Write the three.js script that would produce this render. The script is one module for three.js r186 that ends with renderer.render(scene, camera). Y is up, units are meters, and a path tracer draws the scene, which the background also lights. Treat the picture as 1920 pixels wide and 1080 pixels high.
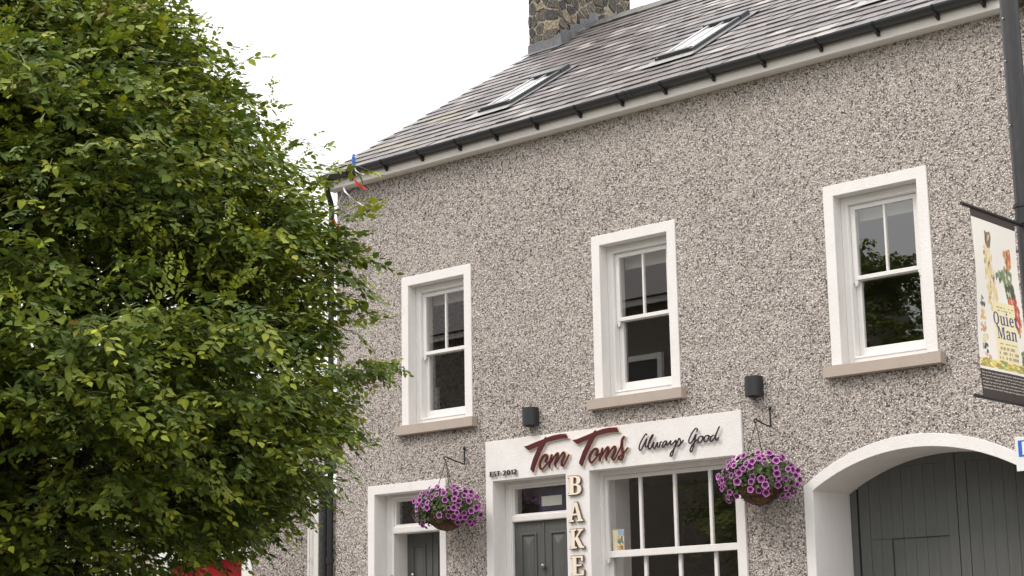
import * as THREE from 'three';
import { mergeGeometries } from 'three/addons/utils/BufferGeometryUtils.js';
import { FontLoader } from 'three/addons/loaders/FontLoader.js';
import { TextGeometry } from 'three/addons/geometries/TextGeometry.js';

// ---------------------------------------------------------------- camera, sky, sun, exposure
const scene = new THREE.Scene();
const camera = new THREE.PerspectiveCamera(18.339, 16 / 9, 0.1, 500);
camera.position.set(0, 1.1, 14.977);
camera.rotation.order = 'YXZ';
camera.rotation.set(0.2058, 0.7273, -0.0171);
const renderer = new THREE.WebGLRenderer({ antialias: true });
renderer.setSize(1024, 576);
renderer.toneMapping = THREE.LinearToneMapping;
renderer.toneMappingExposure = 1.33;
renderer.shadowMap.enabled = true;
{ // overcast sky, a little brighter overhead
  const w = 64, h = 64, d = new Float32Array(w * h * 4);
  for (let j = 0; j < h; j++) for (let i = 0; i < w; i++) {
    const el = ((j + 0.5) / h - 0.5) * Math.PI, s = Math.sin(el), L = s > 0 ? 0.8 + 1.35 * s : 0.8 + 0.5 * Math.max(-1, s);
    d.set([L, L * 0.995, L * 0.998, 1], (j * w + i) * 4);
  }
  const sky = new THREE.DataTexture(d, w, h, THREE.RGBAFormat, THREE.FloatType);
  sky.mapping = THREE.EquirectangularReflectionMapping; sky.magFilter = THREE.LinearFilter; sky.needsUpdate = true;
  scene.background = sky; scene.environment = sky;
}
const sun = new THREE.DirectionalLight(0xfff4ea, 1.2);
sun.position.set(-24, 30, 20); sun.target.position.set(-11, 3, 0);
sun.castShadow = true; sun.shadow.radius = 28; sun.shadow.mapSize.set(2048, 2048);
Object.assign(sun.shadow.camera, { left: -16, right: 16, top: 14, bottom: -14, near: 1, far: 90 });
scene.add(sun, sun.target);

// ---------------------------------------------------------------- helpers
let seed = 12345;
const rnd = () => { seed = (seed + 0x6D2B79F5) | 0; let t = Math.imul(seed ^ (seed >>> 15), 1 | seed); t = (t + Math.imul(t ^ (t >>> 7), 61 | t)) ^ t; return ((t ^ (t >>> 14)) >>> 0) / 4294967296; };
const rr = (a, b) => a + (b - a) * rnd();
const pick = (a) => a[Math.floor(rnd() * a.length)];
const V = (x, y, z) => new THREE.Vector3(x, y, z);
const used = {};
const numbered = (n) => { used[n] = (used[n] ?? -1) + 1; return used[n] ? n + '_' + String(used[n]).padStart(3, '0') : n; };
const origin = new Map();
function thing(name, label, category, [x, y, z] = [0, 0, 0], group) {   // children are given in world coordinates
  const o = new THREE.Group(); o.name = numbered(name); o.position.set(x, y, z); o.userData = { label, category };
  if (group) o.userData.group = group;
  origin.set(o, o.position); scene.add(o); return o;
}
function plain(g) { // merge-ready: no index, uv in metres
  if (g.index) g = g.toNonIndexed();
  for (const k of Object.keys(g.attributes)) if (!['position', 'normal', 'color'].includes(k)) g.deleteAttribute(k);
  return g;
}
function uvm(g) {
  const p = g.attributes.position, n = g.attributes.normal, u = new Float32Array(p.count * 2);
  for (let i = 0; i < p.count; i++) {
    const ax = Math.abs(n.getX(i)), ay = Math.abs(n.getY(i)), az = Math.abs(n.getZ(i)), x = p.getX(i), y = p.getY(i), z = p.getZ(i);
    if (az >= ax && az >= ay) { u[2 * i] = x; u[2 * i + 1] = y; } else if (ax >= ay) { u[2 * i] = z; u[2 * i + 1] = y; } else { u[2 * i] = x; u[2 * i + 1] = z; }
  }
  g.setAttribute('uv', new THREE.BufferAttribute(u, 2)); return g;
}
function M(name, geos, mat, parent, kind) {
  geos = [geos].flat();
  const g = geos.length === 1 && geos[0].userData.keep ? geos[0] : uvm(geos.length === 1 ? plain(geos[0]) : mergeGeometries(geos.map(plain)));
  const m = new THREE.Mesh(g, mat); m.name = parent ? name : numbered(name); m.castShadow = m.receiveShadow = true;
  if (kind) m.userData.kind = kind;
  const o = origin.get(parent); if (o) m.position.copy(o).negate();
  (parent ?? scene).add(m); return m;
}
const B = (x0, x1, y0, y1, z0, z1) => new THREE.BoxGeometry(x1 - x0, y1 - y0, z1 - z0).translate((x0 + x1) / 2, (y0 + y1) / 2, (z0 + z1) / 2);
function shape(pts, holes = []) { const s = new THREE.Shape(pts.map((p) => new THREE.Vector2(p[0], p[1]))); s.holes = holes.map((h) => new THREE.Path(h.map((p) => new THREE.Vector2(p[0], p[1])))); return s; }
const R4 = (x0, x1, y0, y1) => [[x0, y0], [x1, y0], [x1, y1], [x0, y1]];
function ext(pts, holes, z0, z1, bev = 0) { // outline in the facade plane, from z0 forward to z1
  const g = new THREE.ExtrudeGeometry(shape(pts, holes), { depth: z1 - z0 - bev, bevelEnabled: bev > 0, bevelThickness: bev, bevelSize: bev, bevelOffset: -bev, bevelSegments: 2, curveSegments: 12 });
  return g.translate(0, 0, z0);
}
function RB(x0, x1, y0, y1, z0, z1, b = 0.006) { // box with softened front edges
  return ext(R4(x0, x1, y0, y1), [], z0, z1, Math.min(b, (x1 - x0) / 3, (y1 - y0) / 3));
}
const tube = (pts, r, n = 12, k = 8) => new THREE.TubeGeometry(new THREE.CatmullRomCurve3(pts), n, r, k, false);
const cyl = (x, y0, y1, z, r, k = 16, r2 = r) => new THREE.CylinderGeometry(r2, r, y1 - y0, k).translate(x, (y0 + y1) / 2, z);

// ---------------------------------------------------------------- textures and materials
function lattice(n, s) { const a = new Float32Array(n * n); let q = s; for (let i = 0; i < n * n; i++) { q = (Math.imul(q, 1664525) + 1013904223) | 0; a[i] = (q >>> 8) / 16777216; } return a; }
function vnoise(n, s) { const a = lattice(n, s); return (u, v) => { u = ((u % 1) + 1) % 1 * n; v = ((v % 1) + 1) % 1 * n; const i = Math.floor(u), j = Math.floor(v), f = u - i, g = v - j, S = (t) => t * t * (3 - 2 * t), A = (x, y) => a[(y % n) * n + (x % n)]; const x = S(f), y = S(g); return (A(i, j) * (1 - x) + A(i + 1, j) * x) * (1 - y) + (A(i, j + 1) * (1 - x) + A(i + 1, j + 1) * x) * y; }; }
function tex(size, fn, metres, srgb = true) {
  const d = new Uint8Array(size * size * 4);
  for (let j = 0; j < size; j++) for (let i = 0; i < size; i++) { const c = fn(i / size, j / size); d.set([...(Array.isArray(c) ? c : [c, c, c]).map((v) => Math.max(0, Math.min(255, v * 255))), 255], (j * size + i) * 4); }
  const t = new THREE.DataTexture(d, size, size); t.wrapS = t.wrapT = THREE.RepeatWrapping; t.magFilter = THREE.LinearFilter; t.minFilter = THREE.LinearMipmapLinearFilter; t.generateMipmaps = true;
  if (srgb) t.colorSpace = THREE.SRGBColorSpace;
  t.repeat.set(1 / metres[0], 1 / metres[1]); t.needsUpdate = true; return t;
}
const n4 = vnoise(4, 3), n9 = vnoise(9, 5), n23 = vnoise(23, 7), n64 = vnoise(64, 11), n150 = vnoise(150, 13), n256 = vnoise(256, 17);
const paintTex = tex(512, (u, v) => { const k = 0.955 + 0.045 * (0.4 * n9(u, v) + 0.35 * n23(u, v * 0.5) + 0.25 * n64(u * 1, v)); const st = n64(u, 0.37) * n23(u, v) > 0.62 ? 0.985 : 1; return [k * st, k * st * 0.998, k * st * 0.99]; }, [1.7, 1.7]);
const paintBump = tex(512, (u, v) => 0.5 * n64(u, v) + 0.3 * n150(u, v) + 0.2 * n23(u, v), [0.9, 0.9], false);
const grainTex = tex(512, (u, v) => { const g = 0.86 + 0.14 * (0.5 * n64(u, v * 0.06) + 0.5 * n150(u, v * 0.1)); return [g, g, g]; }, [0.5, 0.9]);
const slateTex = tex(512, (u, v) => { const g = 0.72 + 0.28 * (0.35 * n23(u, v) + 0.35 * n64(u, v * 0.35) + 0.3 * n150(u, v)); const l = n23(u + 0.3, v + 0.6) * n64(u, v) > 0.55 ? 1.12 : 1; return [g * l, g * l * 0.99, g * l * 0.96]; }, [1.3, 1.3]);
const rockTex = tex(512, (u, v) => { const q = 0.35 * n23(u, v) + 0.4 * n64(u, v) + 0.25 * n150(u, v), g = 0.35 + 1.0 * q; return [g, g * 0.985, g * 0.95]; }, [0.6, 0.6]);
const renderTex = tex(1024, (u, v) => { const c = n256(u, v), e = n150(u + 0.2, v + 0.4), m = 0.6 * c + 0.4 * e, g = m < 0.3 ? 0.42 : m < 0.45 ? 0.62 : m < 0.62 ? 0.78 : 0.95; return [g, g * 0.975, g * 0.95]; }, [4.2, 4.2]);
const C = (r, g, b) => new THREE.Color().setRGB(r, g, b);
const S = (r, g, b, o = {}) => new THREE.MeshStandardMaterial({ color: C(r, g, b), roughness: 0.7, ...o });
const paint = (r, g, b, o = {}) => S(r, g, b, { map: paintTex, bumpMap: paintBump, bumpScale: 0.0012, roughness: 0.55, ...o });
const mat = {
  plaster: paint(0.80, 0.775, 0.765, { roughness: 0.75, bumpScale: 0.002 }), white: paint(0.82, 0.80, 0.79, { roughness: 0.4 }),
  sill: paint(0.42, 0.352, 0.30, { roughness: 0.7 }), fascia: paint(0.78, 0.745, 0.71), soffit: paint(0.78, 0.745, 0.71),
  gutter: S(0.034, 0.037, 0.039, { roughness: 0.38 }), iron: S(0.03, 0.03, 0.032, { map: slateTex, roughness: 0.6 }), black: S(0.012, 0.012, 0.013, { roughness: 0.45 }),
  door: S(0.108, 0.111, 0.104, { map: grainTex, roughness: 0.5, bumpMap: paintBump, bumpScale: 0.0008 }), gate: S(0.112, 0.116, 0.109, { map: grainTex, roughness: 0.55, bumpMap: paintBump, bumpScale: 0.0012 }),
  glass: new THREE.MeshPhysicalMaterial({ color: 0xffffff, transmission: 1, thickness: 0, roughness: 0, ior: 2.2 }),
  mortar: S(0.54, 0.49, 0.455, { map: renderTex, roughness: 0.95 }), inner: S(0.32, 0.29, 0.26), lead: S(0.15, 0.157, 0.178, { map: slateTex, bumpMap: paintBump, bumpScale: 0.004, roughness: 0.5 }), leadLight: S(0.34, 0.345, 0.35, { map: slateTex, roughness: 0.45 }),
  slate: [[0.145, 0.124, 0.13], [0.185, 0.163, 0.168], [0.11, 0.095, 0.101], [0.225, 0.202, 0.206], [0.145, 0.135, 0.142], [0.17, 0.142, 0.145]].map((c) => S(...c, { map: slateTex, bumpMap: paintBump, bumpScale: 0.002, roughness: 0.5 })),
  slateMoss: S(0.23, 0.205, 0.15, { map: slateTex, roughness: 0.7 }), slatePale: S(0.36, 0.335, 0.335, { map: slateTex, roughness: 0.5 }),
  ridge: S(0.2, 0.2, 0.2, { map: slateTex, roughness: 0.65 }), sandMortar: S(0.43, 0.385, 0.32, { map: rockTex, bumpMap: paintBump, bumpScale: 0.01, roughness: 0.95 }),
  stone: [[0.11, 0.105, 0.1], [0.15, 0.135, 0.12], [0.075, 0.075, 0.078], [0.19, 0.165, 0.14], [0.125, 0.113, 0.105], [0.33, 0.28, 0.21]].map((c) => S(...c, { map: rockTex, bumpMap: paintBump, bumpScale: 0.01, roughness: 0.9 })),
  maroon: S(0.085, 0.012, 0.018, { roughness: 0.35 }), cream: S(0.8, 0.68, 0.54, { roughness: 0.5 }), creamLetter: S(0.8, 0.715, 0.57, { roughness: 0.45 }), letterEdge: S(0.15, 0.075, 0.055, { roughness: 0.5 }), darkLetter: S(0.035, 0.01, 0.016, { roughness: 0.4 }),
  lamp: S(0.022, 0.023, 0.026, { roughness: 0.5 }), asphalt: S(0.07, 0.069, 0.068, { map: renderTex, roughness: 0.95 }), paving: S(0.42, 0.405, 0.385, { map: renderTex, roughness: 0.9 }), kerb: S(0.33, 0.31, 0.29, { map: rockTex, roughness: 0.9 }), grass: S(0.07, 0.09, 0.03),
};

// ---------------------------------------------------------------- ground
const struct = (name, g, m) => { const o = M(name, g, m); o.userData.kind = 'structure'; return o; };
struct('ground', new THREE.PlaneGeometry(400, 400).rotateX(-Math.PI / 2).translate(0, -0.13, 0), mat.grass);
struct('road', B(-60, 40, -0.2, -0.12, 4.62, 13), mat.asphalt);
struct('pavement', [B(-60, 40, -0.2, 0, -1, 4.5), B(-60, 40, -0.2, 0.002, 13.12, 17.2)], mat.paving);
struct('kerb', [B(-60, 40, -0.2, 0.004, 4.502, 4.62), B(-60, 40, -0.2, 0.004, 13, 13.118)], mat.kerb);

// ---------------------------------------------------------------- pebble dash: chips set into a wall face
const chipGeo = (() => {
  const g = plain(new THREE.IcosahedronGeometry(1, 0)), p = g.attributes.position, k = {};
  for (let i = 0; i < p.count; i++) { const id = [p.getX(i), p.getY(i), p.getZ(i)].map((v) => v.toFixed(2)).join(); k[id] ??= [rr(0.7, 1.15), rr(0.7, 1.15), rr(0.7, 1.1)]; p.setXYZ(i, p.getX(i) * k[id][0], p.getY(i) * k[id][1], p.getZ(i) * k[id][2]); }
  g.computeVertexNormals(); uvm(g); return g;
})();
const chipMat = S(1, 1, 1, { roughness: 0.85 });
const chipTones = [[0.73, 0.678, 0.636], [0.64, 0.585, 0.546], [0.56, 0.505, 0.468], [0.8, 0.755, 0.72], [0.45, 0.4, 0.37], [0.32, 0.28, 0.257], [0.17, 0.147, 0.135], [0.075, 0.066, 0.062]];
const chipOdds = [0.22, 0.44, 0.62, 0.75, 0.86, 0.93, 0.974, 1];
function pebbleDash(parent, x0, x1, y0, y1, skip, place, step = 0.0156, tone = 1) {
  const mats = [], cols = [], m4 = new THREE.Matrix4(), q = new THREE.Quaternion(), e = new THREE.Euler();
  for (let y = y0; y < y1; y += step * 0.93) for (let x = x0; x < x1; x += step) {
    const px = x + rr(-0.5, 0.5) * step * 1.1, py = y + rr(-0.5, 0.5) * step * 1.1; if (skip(px, py)) continue;
    const s = rr(0.0072, 0.0132), o = place(px, py);
    q.setFromEuler(e.set(rr(-0.55, 0.55), rr(-0.55, 0.55), rr(0, 6.3)));
    m4.compose(o, q, V(s * rr(0.9, 1.35), s * rr(0.6, 0.95), s * rr(0.45, 0.7)));
    mats.push(...m4.elements); const u = Math.min(1, Math.max(0, rnd() + 0.2 * (0.6 * n9(px / 9, py / 9) + 0.4 * n23(px / 9, py / 9) - 0.5))), t = chipTones[chipOdds.findIndex((c) => c >= u)], j = rr(0.78, 0.96) * tone; cols.push(t[0] * j, t[1] * j, t[2] * j);
  }
  const im = new THREE.InstancedMesh(chipGeo, chipMat, mats.length / 16); im.instanceMatrix.array.set(mats); im.instanceColor = new THREE.InstancedBufferAttribute(new Float32Array(cols), 3);
  im.name = 'pebble_dash'; im.userData.kind = 'stuff'; im.castShadow = im.receiveShadow = true; parent.add(im); return im;
}

// ---------------------------------------------------------------- the main house
const house = thing('town_house', 'two-storey house in pale pebble dash with slate roof, sash windows and shop front', 'house', [-11.7, 0, 0]);
const XL = -16.3, XR = -7.05, WZ = -0.018;
const winX = [-15.135, -12.15, -9.155], WW = 1.155, WB = 3.872, WT = 5.682, BW = 0.115;
function arc(cx, half, spring, rise, n = 28, y0 = -0.1) { // jambs and a segmental head
  const R = (half * half + rise * rise) / (2 * rise), cy = spring + rise - R, a = Math.asin(half / R), p = [[cx - half, y0]];
  for (let i = 0; i <= n; i++) { const t = -a + (2 * a * i) / n; p.push([cx + R * Math.sin(t), cy + R * Math.cos(t)]); }
  p.push([cx + half, y0]); return p;
}
const ACX = -8.31, archOut = arc(ACX, 1.237, 2.72, 0.402), archIn = arc(ACX, 1.135, 2.672, 0.325), archMid = arc(ACX, 1.19, 2.7, 0.365);
const wallHoles = [...winX.map((x) => R4(x + 0.06, x + WW - 0.06, 3.8, WT - 0.06)), R4(-15.67, -14.47, 0, 3.13), R4(-13.72, -12.5, 0, 3.2), R4(-12.3, -10.3, 0.6, 3.2)];
const wallOutline = [[XL, -0.1], ...archMid, [XR, -0.1], [XR, 7.1], [XL, 7.1]];
const wall = M('wall', [ext(wallOutline, wallHoles, -0.5, WZ)], mat.mortar, house);
const inOutArch = (x, y) => { if (Math.abs(x - ACX) > 1.237) return false; if (y < 2.72) return true; const R = 2.1, cy = 3.122 - R; return (x - ACX) ** 2 + (y - cy) ** 2 < R * R; };
pebbleDash(wall, XL + 0.005, XR + 0.05, 1.35, 7.0, (x, y) => inOutArch(x, y) || winX.some((w) => x > w - 0.002 && x < w + WW + 0.002 && y > 3.74 && y < WT) || winX.some((w) => x > w - 0.06 && x < w + WW + 0.06 && y > 3.75 && y < 3.872) || (x > -15.73 && x < -14.415 && y < 3.192) || (x > -13.772 && x < -10.243 && y < 3.552), (x, y) => V(x, y, WZ + rr(-0.005, 0.003)));
M('gable_wall', [B(XL, XL + 0.4, -0.1, 7.1, -9.8, -0.502), ext([[-9.8, 7.1], [-0.05, 7.1], [-4.85, 10.2]], [], 0, 0.4).rotateY(-Math.PI / 2).translate(XL + 0.4, 0, 0), B(XL + 0.402, XR, -0.1, 7.1, -9.8, -9.4), B(XR - 0.3, XR, -0.1, 7.1, -9.39, -0.502), ext([[-9.8, 7.1], [-0.05, 7.1], [-4.85, 10.2]], [], 0, 0.3).rotateY(-Math.PI / 2).translate(XR, 0, 0)], mat.mortar, house);
M('interior', [B(XL + 0.41, XR - 0.31, 3.32, 3.5, -9.38, -0.51), B(XL + 0.41, XR - 0.31, 6.5, 6.6, -9.38, -0.51), B(XL + 0.41, XR - 0.31, 0, 0.05, -9.38, -0.51), B(XL + 0.41, XR - 0.31, 0.05, 6.5, -4.2, -4.05), B(-13.3, -13.18, 3.5, 6.5, -4.04, -0.51), B(-10.3, -10.18, 0.05, 6.5, -4.04, -0.51), B(-14.3, -14.18, 0.05, 3.32, -4.04, -0.51)], mat.inner, house);

// sash windows
function sash(parent, x0, x1, y0, y1, z, cols, o) { // a sash: stiles, rails, glazing bars, panes
  const s = M('sash', ext(R4(x0, x1, y0, y1), [R4(x0 + o.st, x1 - o.st, y0 + o.bot, y1 - o.top)], z - 0.042, z, 0.004), mat.white, parent);
  const gx0 = x0 + o.st, gw = x1 - x0 - 2 * o.st, pw = (gw - (cols - 1) * o.bar) / cols;
  for (let i = 0; i < cols; i++) {
    const a = gx0 + i * (pw + o.bar);
    if (i) M('glazing_bar', RB(a - o.bar, a, y0 + o.bot - 0.001, y1 - o.top + 0.001, z - 0.036, z - 0.003, 0.006), mat.white, parent);
    M('pane', new THREE.PlaneGeometry(pw, y1 - y0 - o.bot - o.top).translate(a + pw / 2, (y0 + o.bot + y1 - o.top) / 2, z - 0.02), mat.glass, parent);
  }
  if (o.horn) for (const k of [0, 1]) M('sash_horn', ext([[0, 0.001], [0.045, 0.001], [0.045, -0.03], [0.034, -0.052], [0.012, -0.06], [0.012, -0.03], [0, -0.02]], [], z - 0.04, z - 0.002).translate(k ? x1 - 0.046 : x0 + 0.001, y0, 0), mat.white, parent);
  return s;
}
for (const x of winX) {
  const w = M('window', ext([[x, WB], [x + BW, WB], [x + BW, WT - BW], [x + WW - BW, WT - BW], [x + WW - BW, WB], [x + WW, WB], [x + WW, WT], [x, WT]], [], -0.3, 0, 0.005), mat.plaster, house);
  w.userData.label = 'white plastered window surround';
  const sl = M('sill', ext([[-0.25, WB - 0.003], [-0.02, WB - 0.006], [0.072, WB - 0.014], [0.075, WB - 0.12], [0.03, WB - 0.125], [-0.25, WB - 0.125]], [], 0, WW + 0.12, 0.004).rotateY(-Math.PI / 2).translate(x + WW + 0.06, 0, 0), mat.sill, w);
  const a = x + BW + 0.001, b = x + WW - BW - 0.001, t = WT - BW - 0.001;
  M('frame', [ext(R4(a, b, WB, t), [R4(a + 0.082, b - 0.082, WB + 0.083, t - 0.086)], -0.29, -0.135, 0.004), ext(R4(a + 0.058, b - 0.058, WB + 0.06, t - 0.062), [R4(a + 0.076, b - 0.076, WB + 0.079, t - 0.08)], -0.15, -0.128, 0.004)], mat.white, w);
  const so = { st: 0.055, bar: 0.024 };
  sash(w, a + 0.083, b - 0.083, 4.718, t - 0.087, -0.168, 2, { ...so, top: 0.05, bot: 0.042, horn: true });
  sash(w, a + 0.083, b - 0.083, WB + 0.084, 4.757, -0.214, 1, { ...so, top: 0.04, bot: 0.088 });
  M('lining', [B(a + 0.02, a + 0.06, WB, t, -0.36, -0.292), B(b - 0.06, b - 0.02, WB, t, -0.36, -0.292), B(a + 0.061, b - 0.061, t - 0.05, t, -0.36, -0.292)], mat.white, w);
}
// roller blind edges seen behind the upper panes
for (const [x, drop] of [[winX[0], 0.13], [winX[1], 0.15], [winX[2], 0.13]]) M('roller_blind', B(x + 0.2, x + WW - 0.2, 5.48 - drop, 5.47, -0.36, -0.35), S(0.5, 0.47, 0.43, { roughness: 0.9 }), house);

// shop front: board and pilasters in one painted surround
const SX0 = -13.771, SX1 = -10.244, ST = 3.55, SB = 3.092, D0 = -13.665, D1 = -12.582, Q0 = -12.248, Q1 = -10.354;
const shop = M('shop_surround', ext([[SX0, -0.1], [D0, -0.1], [D0, SB], [D1, SB], [D1, -0.1], [Q0, -0.1], [Q0, SB + 0.006], [Q1, SB + 0.006], [Q1, -0.1], [SX1, -0.1], [SX1, ST], [SX0, ST]], [], -0.3, 0.012, 0.004), mat.plaster, house);
{ // shop window
  const w = M('shop_window', ext([[Q0 + 0.001, 0.7], [Q0 + 0.04, 0.7], [Q0 + 0.04, SB - 0.045], [Q1 - 0.001, SB - 0.045], [Q1 - 0.001, SB + 0.005], [Q0 + 0.001, SB + 0.005]], [], -0.298, -0.155, 0.004), mat.white, house);
  sash(w, Q0 + 0.041, Q1 + 0.03, 2.165, SB - 0.047, -0.19, 4, { st: 0.045, bar: 0.036, top: 0.045, bot: 0.072, horn: true });
  sash(w, Q0 + 0.041, Q1 + 0.03, 1.3, 2.21, -0.246, 4, { st: 0.05, bar: 0.04, top: 0.04, bot: 0.09 });
  M('stall_riser', B(Q0 + 0.002, Q1 - 0.002, -0.1, 1.299, -0.29, -0.16), mat.plaster, w);
  M('lining', [B(Q0 + 0.01, Q0 + 0.05, 1.3, SB, -0.62, -0.3), B(Q0 + 0.06, Q1 - 0.06, SB - 0.03, SB, -0.62, -0.3)], mat.white, w);
  M('display_shelf', B(Q0 + 0.1, Q1 - 0.1, 1.72, 1.76, -1.1, -0.62), S(0.3, 0.14, 0.06, { map: grainTex }), w);
}
function panelled(parent, x0, x1, y0, y1, z) { // door leaf with two tall fielded panels and a centre bead
  const leaf = M('leaf', B(x0, x1, y0, y1, z - 0.05, z), mat.door, parent), mid = (x0 + x1) / 2, pw = (x1 - x0) * 0.27;
  for (const c of [x0 + (x1 - x0) * 0.25, x1 - (x1 - x0) * 0.25]) {
    const a = c - pw / 2, b = c + pw / 2, t = y1 - 0.13, bt = Math.max(y0 + 0.2, y1 - 1.25);
    M('moulding', [ext(R4(a, b, bt, t), [R4(a + 0.022, b - 0.022, bt + 0.022, t - 0.022)], z + 0.0005, z + 0.016, 0.005)], mat.door, leaf);
    const i = 0.045, p = (x, y, d) => V(x, y, z + d), A = [p(a + i, bt + i, 0.002), p(b - i, bt + i, 0.002), p(b - i, t - i, 0.002), p(a + i, t - i, 0.002)], rx = c, r1 = p(rx, t - i - 0.1, 0.026), r0 = p(rx, bt + i + 0.1, 0.026), tri = [[A[3], r1, A[2]], [A[0], A[1], r0], [A[0], r0, r1], [A[0], r1, A[3]], [A[1], A[2], r1], [A[1], r1, r0]];
    const g = new THREE.BufferGeometry(); g.setAttribute('position', new THREE.Float32BufferAttribute(tri.flatMap((q) => q.flatMap((v) => [v.x, v.y, v.z])), 3)); g.computeVertexNormals();
    M('panel', g, mat.door, leaf);
  }
  M('bead', RB(mid - 0.012, mid + 0.012, y0, y1, z + 0.0005, z + 0.011, 0.005), mat.door, leaf);
  return leaf;
}
{ // shop door with fanlight
  const z = -0.2, d = M('shop_door', [ext([[D0 + 0.001, 0], [D0 + 0.1, 0], [D0 + 0.1, SB - 0.06], [D1 - 0.1, SB - 0.06], [D1 - 0.1, 0], [D1 - 0.001, 0], [D1 - 0.001, SB - 0.001], [D0 + 0.001, SB - 0.001]], [], -0.29, z, 0.004), RB(D0 + 0.06, D0 + 0.085, 0, SB - 0.04, z, z + 0.014, 0.005), RB(D0 + 0.086, D1 - 0.06, SB - 0.05, SB - 0.028, z, z + 0.014, 0.005)], mat.white, house);
  M('transom', RB(D0 + 0.0995, D1 - 0.0995, 2.632, 2.705, -0.28, z + 0.012, 0.012), mat.white, d);
  M('fanlight_frame', ext(R4(D0 + 0.1005, D1 - 0.1005, 2.7055, SB - 0.061), [R4(D0 + 0.125, D1 - 0.125, 2.722, SB - 0.085)], -0.27, z - 0.014, 0.004), mat.white, d);
  M('fanlight', new THREE.PlaneGeometry(D1 - D0 - 0.25, SB - 0.085 - 2.722).translate((D0 + D1) / 2, (SB - 0.085 + 2.722) / 2, -0.235), mat.glass, d);
  panelled(d, D0 + 0.101, D1 - 0.101, 0.02, 2.631, -0.235);
  M('knob', [new THREE.SphereGeometry(0.032, 20, 14).scale(1, 1, 0.7).translate((D0 + D1) / 2, 2.12, -0.2), new THREE.CylinderGeometry(0.022, 0.03, 0.03, 18).rotateX(Math.PI / 2).translate((D0 + D1) / 2, 2.12, -0.225)], S(0.22, 0.22, 0.21, { roughness: 0.3, metalness: 0.7 }), d);
}
{ // entrance door set back behind its frame
  const a = -15.727, b = -14.42, i0 = -15.611, i1 = -14.521, t = 3.19, ti = 3.08, z = -0.2;
  const d = M('entrance_door', ext([[a, -0.1], [i0, -0.1], [i0, ti], [i1, ti], [i1, -0.1], [b, -0.1], [b, t], [a, t]], [], -0.3, 0, 0.005), mat.plaster, house);
  M('frame', [ext([[i0 + 0.001, 0], [i0 + 0.13, 0], [i0 + 0.13, ti - 0.055], [i1 - 0.13, ti - 0.055], [i1 - 0.13, 0], [i1 - 0.001, 0], [i1 - 0.001, ti - 0.001], [i0 + 0.001, ti - 0.001]], [], -0.29, z, 0.004), RB(i0 + 0.06, i0 + 0.085, 0, ti - 0.03, z, z + 0.014, 0.005), RB(i0 + 0.086, i1 - 0.06, ti - 0.045, ti - 0.025, z, z + 0.014, 0.005)], mat.white, d);
  M('transom', RB(i0 + 0.1295, i1 - 0.1295, 2.612, 2.7, -0.28, z + 0.014, 0.016), mat.white, d);
  M('fanlight_frame', ext(R4(i0 + 0.1305, i1 - 0.1305, 2.7005, ti - 0.056), [R4(i0 + 0.16, i1 - 0.16, 2.722, ti - 0.082)], -0.27, z - 0.012, 0.004), mat.white, d);
  M('fanlight', new THREE.PlaneGeometry(i1 - i0 - 0.32, ti - 0.082 - 2.722).translate((i0 + i1) / 2, (ti - 0.082 + 2.722) / 2, -0.235), mat.glass, d);
  M('porch', [B(i0 + 0.05, i0 + 0.129, 0, 2.72, -0.5, -0.291), B(i1 - 0.129, i1 - 0.05, 0, 2.72, -0.5, -0.291), B(i0 + 0.13, i1 - 0.13, 2.62, 2.7, -0.5, -0.291)], mat.plaster, d);
  panelled(d, i0 + 0.131, i1 - 0.131, 0.02, 2.618, -0.43);
  M('door_knob', new THREE.SphereGeometry(0.022, 16, 12).translate(i0 + 0.25, 2.13, -0.4), S(0.6, 0.58, 0.55, { roughness: 0.25, metalness: 0.9 }), d);
  M('latch_plate', B(i0 + 0.09, i0 + 0.12, 1.93, 2.12, z, z + 0.02), mat.black, d);
}
{ // arched gateway
  const ring = [[ACX - 1.237, -0.1], ...archOut.slice(1, -1), [ACX + 1.237, -0.1], [ACX + 1.135, -0.1], ...archIn.slice(1, -1).reverse(), [ACX - 1.135, -0.1]];
  const g = M('gateway', ext(ring, [], -0.7, 0.006, 0.004), mat.plaster, house);
  const x0 = ACX - 1.13, x1 = ACX + 1.13, z = -0.66;
  for (const a of [x0 + 0.002, x1 - 0.075]) M('gate_frame', B(a, a + 0.073, 0, 3.05, -0.76, z - 0.01), mat.gate, g);
  const meet = -8.262, lap = 0.0018, zb = z - 0.028;
  const rails = [[x0 + 0.1, x0 + 0.215, 0, 3.04], [-8.365, meet - 0.004, 0, 3.04], [meet + 0.004, meet + 0.11, 0, 3.04], [x1 - 0.21, x1 - 0.1, 0, 3.04], [x0 + 0.216, -8.366, 2.91, 3.04], [meet + 0.111, x1 - 0.211, 2.9, 3.04]];
  for (const [a, b, c, e] of rails) M('gate_rail', RB(a, b, c, e, z - 0.05, z - 0.006, 0.004), mat.gate, g);
  const boards = (a, b, y0, y1, n, zz) => { const w = (b - a) / n; for (let i = 0; i < n; i++) M('board', RB(a + i * w + lap / 2, a + (i + 1) * w - lap / 2, y0, y1, zz - 0.02, zz + rr(-0.0015, 0.0015), 0.0035), mat.gate, g); };
  boards(x0 + 0.216, -8.366, 2.207, 2.909, 7, z - 0.011); boards(x0 + 0.452, -8.366, 0.05, 2.205, 5, zb);
  boards(x0 + 0.216, x0 + 0.45, 0.05, 2.205, 2, z - 0.011);
  boards(meet + 0.111, x1 - 0.211, 0.05, 2.899, 6, z - 0.014);
  M('backing', B(x0, x1, 0, 3.08, -0.9, -0.765), mat.gate, g);
}

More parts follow.
